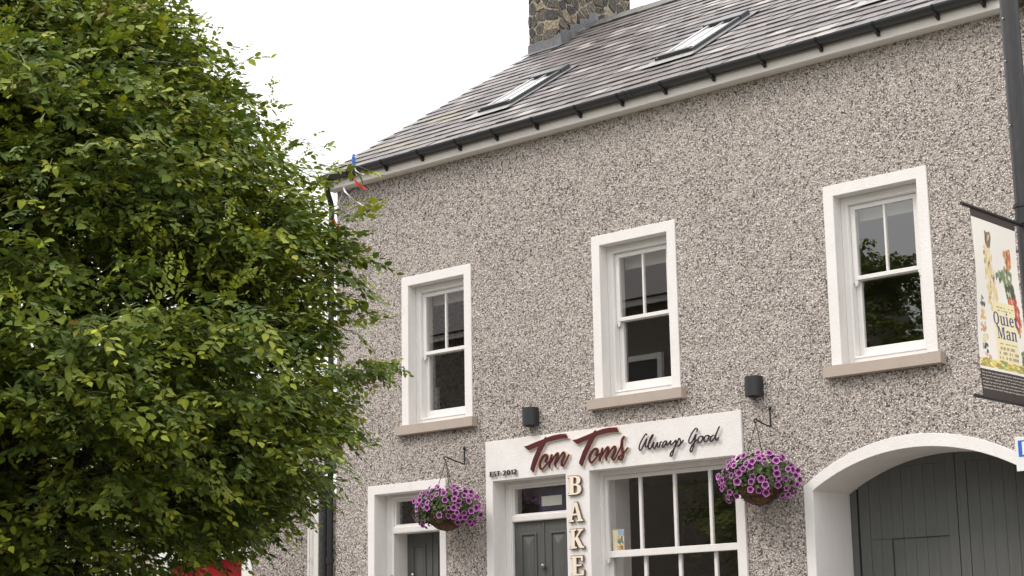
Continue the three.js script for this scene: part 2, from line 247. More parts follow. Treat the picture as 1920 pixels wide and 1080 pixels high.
// eaves
M('soffit', B(XL - 0.05, XR + 0.05, 6.985, 7.0, -0.02, 0.121), mat.soffit, house);
M('fascia', [RB(XL - 0.06, -11.2, 6.983, 7.205, 0.1215, 0.142, 0.003), RB(-11.197, XR + 0.02, 6.983, 7.205, 0.1215, 0.1425, 0.003)], mat.fascia, house);
const gy = 7.146, gz = 0.209, gr = 0.063, gutX0 = XL - 0.1, gutX1 = XR - 0.06;
const halfRing = (r0, r1) => { const p = []; for (let i = 0; i <= 14; i++) { const a = Math.PI + (Math.PI * i) / 14; p.push([r1 * Math.cos(a), r1 * Math.sin(a)]); } for (let i = 14; i >= 0; i--) { const a = Math.PI + (Math.PI * i) / 14; p.push([r0 * Math.cos(a), r0 * Math.sin(a)]); } return p; };
const alongX = (pts, x0, x1) => ext(pts.map(([a, b]) => [-a, b]).reverse(), [], 0, x1 - x0).rotateY(Math.PI / 2).translate(x0, gy, gz);
const gutter = M('gutter', [alongX(halfRing(gr - 0.004, gr), gutX0, -11.3), alongX(halfRing(gr - 0.004, gr), -11.298, gutX1), alongX(halfRing(gr + 0.0005, gr + 0.006), -11.45, -11.41), alongX(halfRing(gr + 0.0005, gr + 0.006), -11.36, -11.33), alongX([...halfRing(0.0001, gr)], gutX0 - 0.003, gutX0)], mat.gutter, house);
for (const x of [-15.85, -15.22, -14.6, -13.97, -13.38, -12.76, -12.12, -11.52, -10.93, -10.3, -9.66, -8.98, -8.33, -7.68, -7.2]) M('gutter_bracket', [alongX(halfRing(gr + 0.001, gr + 0.008), x - 0.011, x + 0.011), ext([[0, 0], [0.07, 0.0], [0.07, -0.035], [0.018, -0.075], [0, -0.07]], [], -0.013, 0.013).rotateY(-Math.PI / 2).translate(x, gy - gr + 0.012, 0.143)], mat.black, gutter);
M('downpipe', [tube([V(-16.26, 7.12, 0.2), V(-16.27, 6.98, 0.19), V(-16.35, 6.8, 0.04), V(-16.37, 6.6, 0.02)], 0.036, 16, 10), cyl(-16.37, 0, 6.62, 0.02, 0.036), ...[5.6, 4.55, 2.3, 0.9].map((y) => cyl(-16.37, y, y + 0.07, 0.02, 0.046))], mat.black, house);

// ---------------------------------------------------------------- roof: slates laid in courses
const slope = Math.atan(0.642), cs = Math.cos(slope), sn = Math.sin(slope), E0 = V(0, 7.31 - 0.642 * 0.235, 0.235);
const onRoof = (x, s, n = 0) => V(x, E0.y + s * sn + n * cs, E0.z - s * cs + n * sn);
const roofTilt = -(Math.PI / 2 - slope), LEN = 5.035 / cs;
const RX0 = -16.37, RX1 = -7.03;
const deck = (h, t, a, b) => new THREE.BoxGeometry(b - a, h, t).translate((a + b) / 2, h / 2, -t / 2).rotateX(roofTilt).translate(0, E0.y, E0.z);
const roof = M('roof', [deck(LEN, 0.05, RX0 + 0.02, RX1).translate(0, -0.055 * cs, -0.055 * sn), new THREE.BoxGeometry(RX1 - RX0, LEN, 0.06).translate((RX0 + RX1) / 2, LEN / 2, 0).rotateX(roofTilt).translate(0, E0.y - 0.03, E0.z).applyMatrix4(new THREE.Matrix4().makeScale(1, 1, -1)).translate(0, 0, -9.6)], mat.slate[2], house);
{ const i = roof.geometry.index; if (!i) { const p = roof.geometry.attributes.position, n = p.count, half = n / 2; for (let k = half; k < n; k += 3) { const a = V().fromBufferAttribute(p, k + 1), b = V().fromBufferAttribute(p, k + 2); p.setXYZ(k + 1, b.x, b.y, b.z); p.setXYZ(k + 2, a.x, a.y, a.z); } roof.geometry.computeVertexNormals(); } }
const sky = [[-14.25, 0.53], [-11.47, 0.53], [-8.7, 0.53]].map(([x, w]) => ({ x, w, s0: (0.235 + 0.76) / cs, s1: (0.235 + 1.93) / cs }));
const gauge = 0.262, SW = 0.27, SL = 0.56, TH = 0.011;
const slateGeo = [0, 1, 2, 3].map(() => { const g = plain(new THREE.BoxGeometry(SW - 0.007, SL, TH)), p = g.attributes.position, k = {}; for (let i = 0; i < p.count; i++) { const id = [p.getX(i), p.getY(i)].map((v) => v.toFixed(2)).join(); k[id] ??= [rr(-0.003, 0.003), rr(-0.006, 0.006)]; p.setXYZ(i, p.getX(i) + k[id][0], p.getY(i) + k[id][1], p.getZ(i)); } g.computeVertexNormals(); uvm(g); g.userData.keep = true; return g; });
const slates = [], CHX0 = -16.42, CHX1 = -15.845, CHZ0 = -3.95, CHZ1 = -5.66;
for (let c = -1; c * gauge < LEN - 0.12; c++) for (let i = -1; i < 37; i++) {
  const tail = Math.max(0, c * gauge), len = c < 0 ? 0.4 : Math.min(SL, LEN - tail - 0.02);
  let xa = RX0 + i * SW + (((c % 2) + 2) % 2) * SW / 2 + rr(-0.004, 0.004), x = xa + SW / 2; if (x - SW / 2 < RX0 - 0.01 && x + SW / 2 > RX0 + 0.03) x = RX0 + SW / 2 - SW / 4; if (x < RX0 + 0.05 || x > RX1 - 0.05) continue;
  if (sky.some((k) => Math.abs(x - k.x) < k.w / 2 + 0.03 && tail + 0.14 > k.s0 - 0.02 && tail + 0.14 < k.s1 + 0.02)) continue;
  const z = E0.z - (tail + 0.14) * cs; if (x < CHX1 - 0.05 && z < CHZ0 - 0.03) continue;
  const p = onRoof(x, tail + len / 2 + rr(-0.006, 0.006), -0.022 + rr(0, 0.006) + (c < 0 ? -0.02 : 0));
  const u = rnd(), m = c < 8 && x < -15 && u < 0.3 ? mat.slateMoss : u < 0.1 ? mat.slatePale : mat.slate[Math.floor(rnd() * 6)];
  slates.push({ p, rx: roofTilt - 0.05 + rr(-0.01, 0.01), rz: rr(-0.008, 0.008), sx: 1, sy: len / SL, m, g: pick(slateGeo), d: p.distanceTo(camera.position) });
}
slates.sort((a, b) => a.d - b.d);
{
  const rest = new Map();
  slates.forEach((s, i) => {
    const m = new THREE.Mesh(s.g, s.m); m.position.copy(s.p); m.rotation.set(s.rx, 0, 0); m.rotateZ(s.rz); m.scale.set(s.sx, s.sy, 1);
    if (i < 300) { m.name = 'slate'; m.castShadow = m.receiveShadow = true; roof.add(m); } else { m.updateMatrix(); const g = s.g.clone().applyMatrix4(m.matrix), c = s.m.color, n = g.attributes.position.count; g.setAttribute('color', new THREE.BufferAttribute(new Float32Array(n * 3).map((_, k) => c.toArray()[k % 3]), 3)); (rest.get(0) ?? rest.set(0, []).get(0)).push(g); }
  });
  const far = new THREE.Mesh(mergeGeometries(rest.get(0)), S(1, 1, 1, { map: slateTex, bumpMap: paintBump, bumpScale: 0.002, roughness: 0.5, vertexColors: true })); far.name = 'far_slates'; far.userData.kind = 'stuff'; far.castShadow = far.receiveShadow = true; roof.add(far);
}
for (let x = CHX1; x < RX1 - 0.2; x += 0.455) M('ridge_tile', ext([[-4.8 - 0.17, 10.39 - 0.105], [-4.8, 10.405 + 0.03], [-4.8 + 0.17, 10.39 - 0.105], [-4.8 + 0.15, 10.39 - 0.12], [-4.8, 10.405], [-4.8 - 0.15, 10.39 - 0.12]].map(([a, b]) => [-a, b]).reverse(), [], 0, 0.45, 0.003).rotateY(Math.PI / 2).translate(x, rr(-0.004, 0.004) + 0.012, 0), mat.ridge, roof);

// skylights
const frameMat = S(0.035, 0.037, 0.04, { roughness: 0.35 });
for (const k of sky) {
  const g = new THREE.Group(); g.name = 'skylight'; const h = k.s1 - k.s0, w = k.w; g.position.copy(onRoof(k.x, (k.s0 + k.s1) / 2, 0.004)).sub(house.position); g.rotation.x = roofTilt; house.add(g);
  const L = (n, geo, m) => M(n, geo, m, g);
  L('flashing', ext(R4(-w / 2 - 0.1, w / 2 + 0.1, -h / 2 - 0.16, h / 2 + 0.1), [R4(-w / 2 + 0.01, w / 2 - 0.01, -h / 2 + 0.01, h / 2 - 0.01)], 0.002, 0.009), mat.lead);
  L('apron', ext([[-w / 2 - 0.16, -h / 2 - 0.24], [w / 2 + 0.1, -h / 2 - 0.2], [w / 2 + 0.04, -h / 2 - 0.005], [-w / 2 - 0.06, -h / 2 - 0.005]], [], 0.0095, 0.013), mat.leadLight);
  L('frame', [RB(-w / 2, -w / 2 + 0.05, -h / 2, h / 2, 0, 0.042, 0.006), RB(w / 2 - 0.04, w / 2, -h / 2, h / 2, 0, 0.05, 0.008), RB(-w / 2 + 0.0501, w / 2 - 0.0401, -h / 2, -h / 2 + 0.085, 0, 0.062, 0.008)], frameMat);
  L('hood', RB(-w / 2 - 0.006, w / 2 + 0.006, h / 2 - 0.2, h / 2 + 0.02, 0.001, 0.066, 0.012), frameMat);
  L('side_trim', [RB(-w / 2 + 0.056, -w / 2 + 0.088, -h / 2 + 0.086, h / 2 - 0.201, 0.02, 0.052, 0.004), RB(0.02, 0.034, -h / 2 + 0.086, h / 2 - 0.201, 0.036, 0.048, 0.003)], S(0.45, 0.45, 0.46, { roughness: 0.35, metalness: 0.6 }));
  L('pane', new THREE.PlaneGeometry(w - 0.092, h - 0.287).translate(-0.003, -0.058, 0.04), new THREE.MeshPhysicalMaterial({ color: 0xffffff, transmission: 1, thickness: 0, roughness: 0, ior: 1.8 }));
  L('well', B(-w / 2 + 0.01, w / 2 - 0.01, -h / 2 + 0.01, h / 2 - 0.01, -0.02, 0.001), mat.inner);
}

// ---------------------------------------------------------------- chimney of rubble stone
{
  const top = 12.3, ch = M('chimney', B(CHX0, CHX1, 9.2, top, CHZ1, CHZ0), mat.sandMortar, house);
  const clip = (poly, nx, ny, d) => { const o = []; for (let i = 0; i < poly.length; i++) { const a = poly[i], b = poly[(i + 1) % poly.length], da = a[0] * nx + a[1] * ny - d, db = b[0] * nx + b[1] * ny - d; if (da <= 0) o.push(a); if (da * db < 0) { const t = da / (da - db); o.push([a[0] + (b[0] - a[0]) * t, a[1] + (b[1] - a[1]) * t]); } } return o; };
  const face = (w, y0, y1, put, below) => {
    const pts = [], sx = 0.19, sy = 0.145; for (let j = 0, y = y0; y < y1; y += sy, j++) for (let x = (j % 2) * sx * 0.4; x < w; x += sx * rr(0.7, 1.35)) pts.push([x + rr(-0.05, 0.05), y + sy / 2 + rr(-0.06, 0.06)]);
    for (const p of pts) {
      let poly = R4(0.004, w - 0.004, y0, y1);
      for (const q of pts) if (q !== p && Math.abs(q[0] - p[0]) < 0.6 && Math.abs(q[1] - p[1]) < 0.6) { let nx = q[0] - p[0], ny = q[1] - p[1]; const l = Math.hypot(nx, ny); nx /= l; ny /= l; poly = clip(poly, nx, ny, (nx * (p[0] + q[0]) + ny * (p[1] + q[1])) / 2 - rr(0.003, 0.02)); }
      if (poly.length < 3) continue;
      if (below(p[0], p[1])) continue;
      const cx = poly.reduce((a, v) => a + v[0], 0) / poly.length, cy = poly.reduce((a, v) => a + v[1], 0) / poly.length; if (rnd() < 0.12) continue;
      const big = poly.flatMap((v, i) => { const b = poly[(i + 1) % poly.length]; return [[v[0] * 0.94 + cx * 0.06, v[1] * 0.94 + cy * 0.06], [(v[0] + b[0]) / 2 + rr(-0.013, 0.013), (v[1] + b[1]) / 2 + rr(-0.013, 0.013)]]; });
      M('stone', put(ext(big, [], -0.02, rr(0.004, 0.022), 0.006)), pick([...mat.stone, mat.stone[0], mat.stone[2], mat.stone[4]]), ch);
    }
  };
  face(CHX1 - CHX0, 9.7, 11.3, (g) => g.translate(CHX0, 0, CHZ0), (x, y) => y < 9.98);
  face(CHZ0 - CHZ1, 9.7, 11.3, (g) => g.rotateY(Math.PI / 2).translate(CHX1, 0, CHZ0), (x, y) => y < 9.95 + Math.min(x, 0.8) * 0.62);
  M('coping', RB(CHX0 - 0.06, CHX1 + 0.06, top, top + 0.12, CHZ1 - 0.06, CHZ0 + 0.06, 0.02), mat.sandMortar, ch);
  const ry = (z) => 7.31 - 0.642 * z, fl = [];
  M('lead_apron', [ext([[CHX0 - 0.02, ry(CHZ0) - 0.02], [CHX1 + 0.06, ry(CHZ0) - 0.02], [CHX1 + 0.04, ry(CHZ0) + 0.17], [CHX1 - 0.2, ry(CHZ0) + 0.16], [CHX0 - 0.012, ry(CHZ0) + 0.13]], [], CHZ0 + 0.012, CHZ0 + 0.02, 0.002), new THREE.BoxGeometry(CHX1 - CHX0 + 0.14, 0.2, 0.008).translate((CHX0 + CHX1) / 2 + 0.03, -0.09, 0).rotateX(roofTilt).translate(0, ry(CHZ0) + 0.014, CHZ0)], mat.lead, ch);
  for (let i = 0; i < 4; i++) { const a = 0.22 * i - 0.02, yb = ry(CHZ0 - a) - 0.01; M('step_flashing', ext([[a, yb], [a + 0.24, yb + 0.154], [a + 0.24, yb + 0.154 + 0.13 + rr(0, 0.03)], [a + 0.02, yb + 0.154 + 0.1]], [], 0.031 + i * 0.0015, 0.035 + i * 0.0015, 0.001).rotateY(Math.PI / 2).translate(CHX1, 0, CHZ0), mat.lead, ch); }
  M('loose_slip', new THREE.BoxGeometry(0.11, 0.05, 0.012).rotateZ(0.35).rotateX(-0.5).translate(CHX1 + 0.075, ry(CHZ0 - 0.42) + 0.05, CHZ0 - 0.42), mat.leadLight, ch);
}

// ---------------------------------------------------------------- lettering on the shop front
const LT = {
  T1 : [[-13.153,3.442],[-13.097,3.446],[-12.992,3.471],[-12.854,3.498],[-12.838,3.52],[-12.819,3.508],[-12.724,3.524],[-12.627,3.53],[-12.544,3.525],[-12.515,3.479],[-12.598,3.483],[-12.688,3.477],[-12.832,3.462],[-12.863,3.424],[-12.919,3.348],[-12.967,3.266],[-12.999,3.205],[-13.025,3.141],[-13.065,3.179],[-13.052,3.221],[-13.02,3.294],[-12.972,3.37],[-12.918,3.435],[-12.994,3.416],[-13.092,3.396]] ,
  T2 : [[-12.451,3.448],[-12.384,3.45],[-12.271,3.475],[-12.153,3.501],[-12.127,3.526],[-12.112,3.51],[-12.028,3.526],[-11.925,3.533],[-11.83,3.527],[-11.805,3.478],[-11.886,3.483],[-11.968,3.482],[-12.119,3.465],[-12.148,3.436],[-12.191,3.376],[-12.25,3.29],[-12.294,3.213],[-12.324,3.151],[-12.361,3.186],[-12.345,3.228],[-12.305,3.305],[-12.246,3.391],[-12.206,3.444],[-12.294,3.423],[-12.382,3.4]] ,
  o1 : [[[-12.85,3.239,0.0137],[-12.83,3.269,0.0252],[-12.814,3.299,0.0252],[-12.832,3.321,0.0221],[-12.867,3.312,0.0221],[-12.902,3.275,0.0242],[-12.926,3.222,0.0242],[-12.923,3.182,0.0231],[-12.901,3.167,0.0179],[-12.866,3.186,0.0137],[-12.823,3.225,0.0126],[-12.785,3.248,0.0116]]] ,
  m1 : [[[-12.747,3.316,0.0179],[-12.77,3.261,0.0242],[-12.79,3.211,0.0231],[-12.781,3.17,0.0105]],[[-12.771,3.226,0.0095],[-12.716,3.29,0.0116],[-12.666,3.325,0.021],[-12.665,3.297,0.0242],[-12.699,3.232,0.0242],[-12.707,3.204,0.0221],[-12.693,3.171,0.0105]],[[-12.684,3.225,0.0095],[-12.626,3.288,0.0116],[-12.58,3.326,0.021],[-12.568,3.295,0.0263],[-12.604,3.229,0.0242],[-12.61,3.19,0.0231],[-12.592,3.175,0.0147],[-12.561,3.209,0.0095],[-12.503,3.297,0.0079]]] ,
  o2 : [[[-12.127,3.247,0.013],[-12.108,3.277,0.024],[-12.097,3.305,0.024],[-12.117,3.325,0.021],[-12.152,3.316,0.021],[-12.184,3.286,0.023],[-12.213,3.238,0.024],[-12.211,3.2,0.0225],[-12.191,3.177,0.017],[-12.152,3.203,0.013],[-12.099,3.25,0.012],[-12.071,3.268,0.011]]] ,
  m2 : [[[-12.031,3.324,0.016],[-12.043,3.282,0.023],[-12.073,3.221,0.0225],[-12.071,3.18,0.011]],[[-12.055,3.23,0.009],[-12.002,3.289,0.011],[-11.956,3.327,0.021],[-11.952,3.3,0.024],[-11.987,3.224,0.023],[-11.98,3.181,0.011]],[[-11.97,3.233,0.009],[-11.913,3.292,0.011],[-11.865,3.326,0.02],[-11.854,3.297,0.025],[-11.889,3.231,0.023],[-11.903,3.206,0.023],[-11.884,3.18,0.015],[-11.849,3.212,0.009]]] ,
  s2 : [[[-11.849,3.212,0.009],[-11.817,3.256,0.009],[-11.781,3.311,0.011],[-11.758,3.389,0.021],[-11.728,3.42,0.018]],[[-11.761,3.373,0.017],[-11.764,3.326,0.021],[-11.759,3.267,0.023],[-11.756,3.214,0.024],[-11.783,3.177,0.019],[-11.811,3.182,0.014],[-11.812,3.208,0.011],[-11.774,3.226,0.01],[-11.733,3.254,0.008],[-11.684,3.297,0.007]]] ,
  always : [[[-11.429,3.406,0.0124],[-11.435,3.419,0.0124],[-11.457,3.404,0.0124],[-11.497,3.358,0.0124],[-11.531,3.301,0.0124],[-11.535,3.266,0.0124],[-11.52,3.25,0.0124],[-11.494,3.277,0.0124],[-11.454,3.334,0.0124],[-11.43,3.371,0.0124],[-11.448,3.318,0.0124],[-11.453,3.283,0.0124],[-11.431,3.279,0.0124]],[[-11.431,3.279,0.0124],[-11.391,3.328,0.0124],[-11.351,3.384,0.0124],[-11.343,3.403,0.0124],[-11.364,3.39,0.0124],[-11.397,3.338,0.0124],[-11.412,3.28,0.0124],[-11.401,3.255,0.0124],[-11.375,3.266,0.0124]],[[-11.375,3.266,0.0124],[-11.335,3.323,0.0124],[-11.349,3.264,0.0124],[-11.332,3.257,0.0124],[-11.286,3.318,0.0124],[-11.293,3.269,0.0124],[-11.276,3.262,0.0124],[-11.245,3.314,0.0124],[-11.23,3.313,0.0124]],[[-11.168,3.317,0.0124],[-11.193,3.319,0.0124],[-11.225,3.287,0.0124],[-11.232,3.263,0.0124],[-11.214,3.259,0.0124],[-11.168,3.312,0.0124],[-11.175,3.278,0.0124],[-11.158,3.276,0.0124]],[[-11.158,3.276,0.0124],[-11.113,3.317,0.0124],[-11.125,3.288,0.0124],[-11.118,3.275,0.0124],[-11.096,3.281,0.0124],[-11.048,3.316,0.0124],[-11.06,3.267,0.0124],[-11.087,3.201,0.0124],[-11.114,3.154,0.0124],[-11.129,3.158,0.0124],[-11.123,3.184,0.0124],[-11.086,3.22,0.0124],[-11.051,3.262,0.0124]],[[-11.051,3.262,0.0124],[-11.002,3.331,0.0124],[-10.992,3.301,0.0124],[-10.991,3.276,0.0124],[-11.012,3.253,0.0124],[-11.03,3.25,0.0124]],[[-10.991,3.273,0.0124],[-10.954,3.307,0.0124]]] ,
  good : [[[-10.779,3.381,0.0124],[-10.771,3.402,0.0124],[-10.786,3.414,0.0124],[-10.824,3.388,0.0124],[-10.869,3.328,0.0124],[-10.886,3.286,0.0124],[-10.872,3.266,0.0124],[-10.84,3.286,0.0124],[-10.789,3.355,0.0124],[-10.817,3.27,0.0124],[-10.838,3.208,0.0124],[-10.861,3.175,0.0124],[-10.872,3.187,0.0124],[-10.862,3.22,0.0124],[-10.805,3.278,0.0124],[-10.771,3.3,0.0124]],[[-10.719,3.329,0.0124],[-10.749,3.317,0.0124],[-10.768,3.285,0.0124],[-10.759,3.262,0.0124],[-10.733,3.267,0.0124],[-10.708,3.299,0.0124],[-10.713,3.326,0.0124],[-10.69,3.309,0.0124]],[[-10.641,3.329,0.0124],[-10.674,3.32,0.0124],[-10.694,3.287,0.0124],[-10.685,3.267,0.0124],[-10.656,3.272,0.0124],[-10.633,3.306,0.0124],[-10.639,3.327,0.0124],[-10.612,3.309,0.0124]],[[-10.564,3.324,0.0124],[-10.594,3.312,0.0124],[-10.617,3.275,0.0124],[-10.604,3.261,0.0124],[-10.572,3.281,0.0124],[-10.528,3.349,0.0124],[-10.493,3.404,0.0124]],[[-10.522,3.354,0.0124],[-10.541,3.317,0.0124],[-10.547,3.283,0.0124],[-10.535,3.266,0.0124],[-10.507,3.294,0.0124]]] ,
};
const FZ = 0.012; // face of the board
function ribbon(pts, zf, depth, grow = 0, wmin = 0.0115) { // a brush stroke: swept strip of changing width with a front and sides
  const c = new THREE.CatmullRomCurve3(pts.map((p) => V(p[0], p[1], 0)), false, 'centripetal'), n = pts.length * 5, L = [], Rr = [], at = (t) => { const f = t * (pts.length - 1), i = Math.min(pts.length - 2, Math.floor(f)); return pts[i][2] + (pts[i + 1][2] - pts[i][2]) * (f - i); };
  for (let i = 0; i <= n; i++) { const t = i / n, p = c.getPoint(t), d = c.getTangent(t), w = Math.max(at(t), wmin) / 2 + grow, e = i === 0 ? -1 : i === n ? 1 : 0, q = p.clone().addScaledVector(d, e * (w * 0.5)), k = e ? 0.55 : 1, z = zf + t * 0.0006; L.push(V(q.x - d.y * w * k, q.y + d.x * w * k, z)); Rr.push(V(q.x + d.y * w * k, q.y - d.x * w * k, z)); }
  const tri = [], quad = (a, b, e, f) => tri.push(a, b, e, a, e, f), back = (v) => V(v.x, v.y, zf - depth);
  for (let i = 0; i < n; i++) { quad(Rr[i], Rr[i + 1], L[i + 1], L[i]); quad(L[i], L[i + 1], back(L[i + 1]), back(L[i])); quad(back(Rr[i]), back(Rr[i + 1]), Rr[i + 1], Rr[i]); }
  quad(Rr[0], L[0], back(L[0]), back(Rr[0])); quad(L[n], Rr[n], back(Rr[n]), back(L[n]));
  const g = new THREE.BufferGeometry(); g.setAttribute('position', new THREE.Float32BufferAttribute(tri.flatMap((v) => [v.x, v.y, v.z]), 3)); g.computeVertexNormals(); return g;
}
function grown(pts, d) { // outline pushed outward
  const n = pts.length, area = pts.reduce((s, p, i) => { const q = pts[(i + 1) % n]; return s + p[0] * q[1] - q[0] * p[1]; }, 0), sg = area > 0 ? 1 : -1;
  return pts.map((p, i) => { const a = pts[(i + n - 1) % n], b = pts[(i + 1) % n]; let n1 = [p[1] - a[1], a[0] - p[0]], n2 = [b[1] - p[1], p[0] - b[0]]; const l1 = Math.hypot(...n1), l2 = Math.hypot(...n2); n1 = n1.map((v) => v / l1); n2 = n2.map((v) => v / l2); let m = [n1[0] + n2[0], n1[1] + n2[1]]; const k = Math.min(1.6, 2 / (m[0] ** 2 + m[1] ** 2 + 1e-6)); return [p[0] + sg * m[0] * d * k, p[1] + sg * m[1] * d * k]; });
}
{
  const t = thing('shop_name_lettering', 'maroon brush-script shop name in raised letters with cream edges', 'lettering', [-12.4, 3.1, FZ]);
  let k = 0; const back = FZ + 0.018, front = FZ + 0.034;
  const letter = (outlines, strokes) => {
    const a = [], b = [];
    for (const o of outlines) { a.push(ext(o, [], back + 0.0005, front + 0.0002)); b.push(ext(grown(o, 0.014), [], back - 0.014, back - 0.0004 * ++k)); }
    for (const s of strokes) { k++; a.push(ribbon(s, front + 0.0009 * (k % 4), 0.014)); b.push(ribbon(s, back - 0.0004 - 0.0007 * (k % 7), 0.012, 0.014)); }
    const e = M('letter', b, mat.cream, t); M('letter_face', a, mat.maroon, e);
  };
  letter([LT.T1], []); letter([], LT.o1); letter([], LT.m1); letter([LT.T2], []); letter([], LT.o2); letter([], LT.m2); letter([], LT.s2);
}
{
  const t = thing('slogan_lettering', 'thin dark maroon handwritten words Always Good standing off the white board', 'lettering', [-11.04, 3.14, FZ]);
  let k = 0; for (const w of [LT.always, LT.good]) for (const s of w) M('letter', ribbon(s, FZ + 0.03 + 0.0012 * (k++ % 3), 0.01), mat.darkLetter, t);
}
const serif = await new FontLoader().loadAsync('fonts/droid/droid_serif_bold.typeface.json'), sans = await new FontLoader().loadAsync('fonts/droid/droid_sans_bold.typeface.json');
function glyph(font, ch, x0, x1, y0, y1, z0, depth, bevel = 0, grow = 0) { // one character stretched to fill a box
  const g = new TextGeometry(ch, { font, size: 1, depth: 0.1, curveSegments: 6, bevelEnabled: false }); g.computeBoundingBox(); const b = g.boundingBox, sx = (x1 - x0) / (b.max.x - b.min.x), sy = (y1 - y0) / (b.max.y - b.min.y);
  if (!grow) return g.translate(-b.min.x, -b.min.y, 0).scale(sx, sy, depth / 0.1).translate(x0, y0, z0);
  const h = new TextGeometry(ch, { font, size: 1, depth: 0.02, curveSegments: 6, bevelEnabled: true, bevelThickness: 0.002, bevelSize: grow / sy, bevelSegments: 1 });
  return h.translate(-b.min.x, -b.min.y, 0).scale(sx, sy, depth / 0.024).translate(x0, y0, z0);
}
{
  const t = thing('upright_lettering', 'cream slab-serif letters BAKE stacked down the white pilaster', 'lettering', [-12.42, 1.95, FZ]);
  [['B', -12.525, -12.34, 3.055, 2.852], ['A', -12.525, -12.325, 2.767, 2.56], ['K', -12.52, -12.318, 2.478, 2.272], ['E', -12.51, -12.33, 2.19, 1.982]].forEach(([c, x0, x1, y1, y0]) => {
    const e = M('letter', glyph(serif, c, x0, x1, y0, y1, FZ + 0.012, 0.016, 0, 0.008), mat.letterEdge, t); M('letter_face', glyph(serif, c, x0, x1, y0, y1, FZ + 0.0275, 0.006), mat.creamLetter, e);
  });
}
{
  const t = thing('year_lettering', 'small dark raised characters EST:2012 on the white board', 'lettering', [-13.5, 3.12, FZ]);
  const str = [...'EST:2012'], w = [0.04, 0.042, 0.044, 0.014, 0.048, 0.05, 0.024, 0.048]; let x = -13.688;
  str.forEach((c, i) => { M('letter', glyph(sans, c, x, x + w[i], c === ':' ? 3.146 : 3.143, c === ':' ? 3.178 : 3.2, FZ + 0.014, 0.01), mat.darkLetter, t); x += w[i] + (c === ':' ? 0.018 : 0.0135); });
}
// ---------------------------------------------------------------- wall lamps
for (const [x, label] of [[-13.05, 'dark half-round wall lamp above the shop board, between two upper windows'], [-10.05, 'dark half-round wall lamp above the basket bracket beside the arch']]) {
  const t = thing('wall_lamp', label, 'wall lamp', [x, 3.65, 0], 'wall lamps over the shop front'), P = [[-0.088, 0]]; for (let i = 0; i <= 16; i++) { const a = Math.PI - (Math.PI * i) / 16; P.push([0.088 * Math.cos(a), 0.05 + 0.085 * Math.sin(a)]); } P.push([0.088, 0]);
  M('housing', ext(P.reverse().map(([a, b]) => [a, -b]).reverse(), [], 0, 0.2, 0.006).rotateX(-Math.PI / 2).translate(x, 3.668, 0), mat.lamp, t);
  M('diffuser', new THREE.CylinderGeometry(0.055, 0.05, 0.02, 20).translate(x, 3.66, 0.055), mat.black, t);
  M('back_plate', B(x - 0.06, x + 0.06, 3.68, 3.84, WZ, -0.001), mat.lamp, t);
}
// ---------------------------------------------------------------- hanging baskets
const petal = (() => { // petunia: dark throat, purple limb, pale rim, five shallow lobes
  const n = 20, pos = [], col = [], ring = [[0, -0.45, [0.035, 0.0, 0.03]], [0.32, -0.14, [0.055, 0.002, 0.05]], [0.66, 0.0, [0.24, 0.016, 0.22]], [1, 0.03, [0.78, 0.36, 0.7]]];
  const P = (k, i) => { const a = (i / n) * Math.PI * 2, l = k === 3 ? 0.92 + 0.1 * Math.cos(5 * a) : k === 2 ? 0.98 + 0.04 * Math.cos(5 * a) : 1; return [ring[k][0] * l * Math.cos(a), ring[k][0] * l * Math.sin(a), ring[k][1] + (k === 3 ? 0.05 * Math.cos(5 * a + 1) : 0)]; };
  for (let k = 0; k < 3; k++) for (let i = 0; i < n; i++) for (const [kk, ii] of k ? [[k, i], [k + 1, i], [k + 1, i + 1], [k, i], [k + 1, i + 1], [k, i + 1]] : [[0, i], [1, i], [1, i + 1]]) { pos.push(...P(kk, ii % n)); col.push(...ring[kk][2]); }
  const g = new THREE.BufferGeometry(); g.setAttribute('position', new THREE.Float32BufferAttribute(pos, 3)); g.setAttribute('color', new THREE.Float32BufferAttribute(col, 3)); g.computeVertexNormals(); uvm(g); return g;
})();
const petalMat = [1, 0.85, 1.1].map((k) => new THREE.MeshPhysicalMaterial({ color: C(k, k, k), vertexColors: true, roughness: 0.8, side: THREE.DoubleSide, transmission: 0.15, thickness: 0 }));
const smallLeaf = (() => { const g = new THREE.BufferGeometry(), p = [[0, 0, 0], [0.32, 0.35, 0.06], [0, 0.45, -0.03], [0.26, 0.75, 0.03], [0, 1, -0.1], [-0.32, 0.35, 0.06], [-0.26, 0.75, 0.03]]; g.setAttribute('position', new THREE.Float32BufferAttribute([0, 1, 2, 2, 1, 3, 2, 3, 4, 0, 2, 5, 5, 2, 6, 6, 2, 4].flatMap((i) => p[i]), 3)); g.computeVertexNormals(); uvm(g); return g; })();
const basketLeafMat = new THREE.MeshPhysicalMaterial({ color: 0xffffff, roughness: 0.8, transmission: 0.3, thickness: 0, side: THREE.DoubleSide });
function instances(name, geo, m, list, parent) { const im = new THREE.InstancedMesh(geo, m, list.length); list.forEach((e, i) => { im.setMatrixAt(i, e.m); im.setColorAt(i, e.c); }); im.name = name; im.userData.kind = 'stuff'; im.castShadow = im.receiveShadow = true; parent.add(im); return im; }
const lookAt = (p, dir, roll, s) => { const q = new THREE.Quaternion().setFromUnitVectors(V(0, 0, 1), dir.clone().normalize()).multiply(new THREE.Quaternion().setFromAxisAngle(V(0, 0, 1), roll)); return new THREE.Matrix4().compose(p, q, s); };
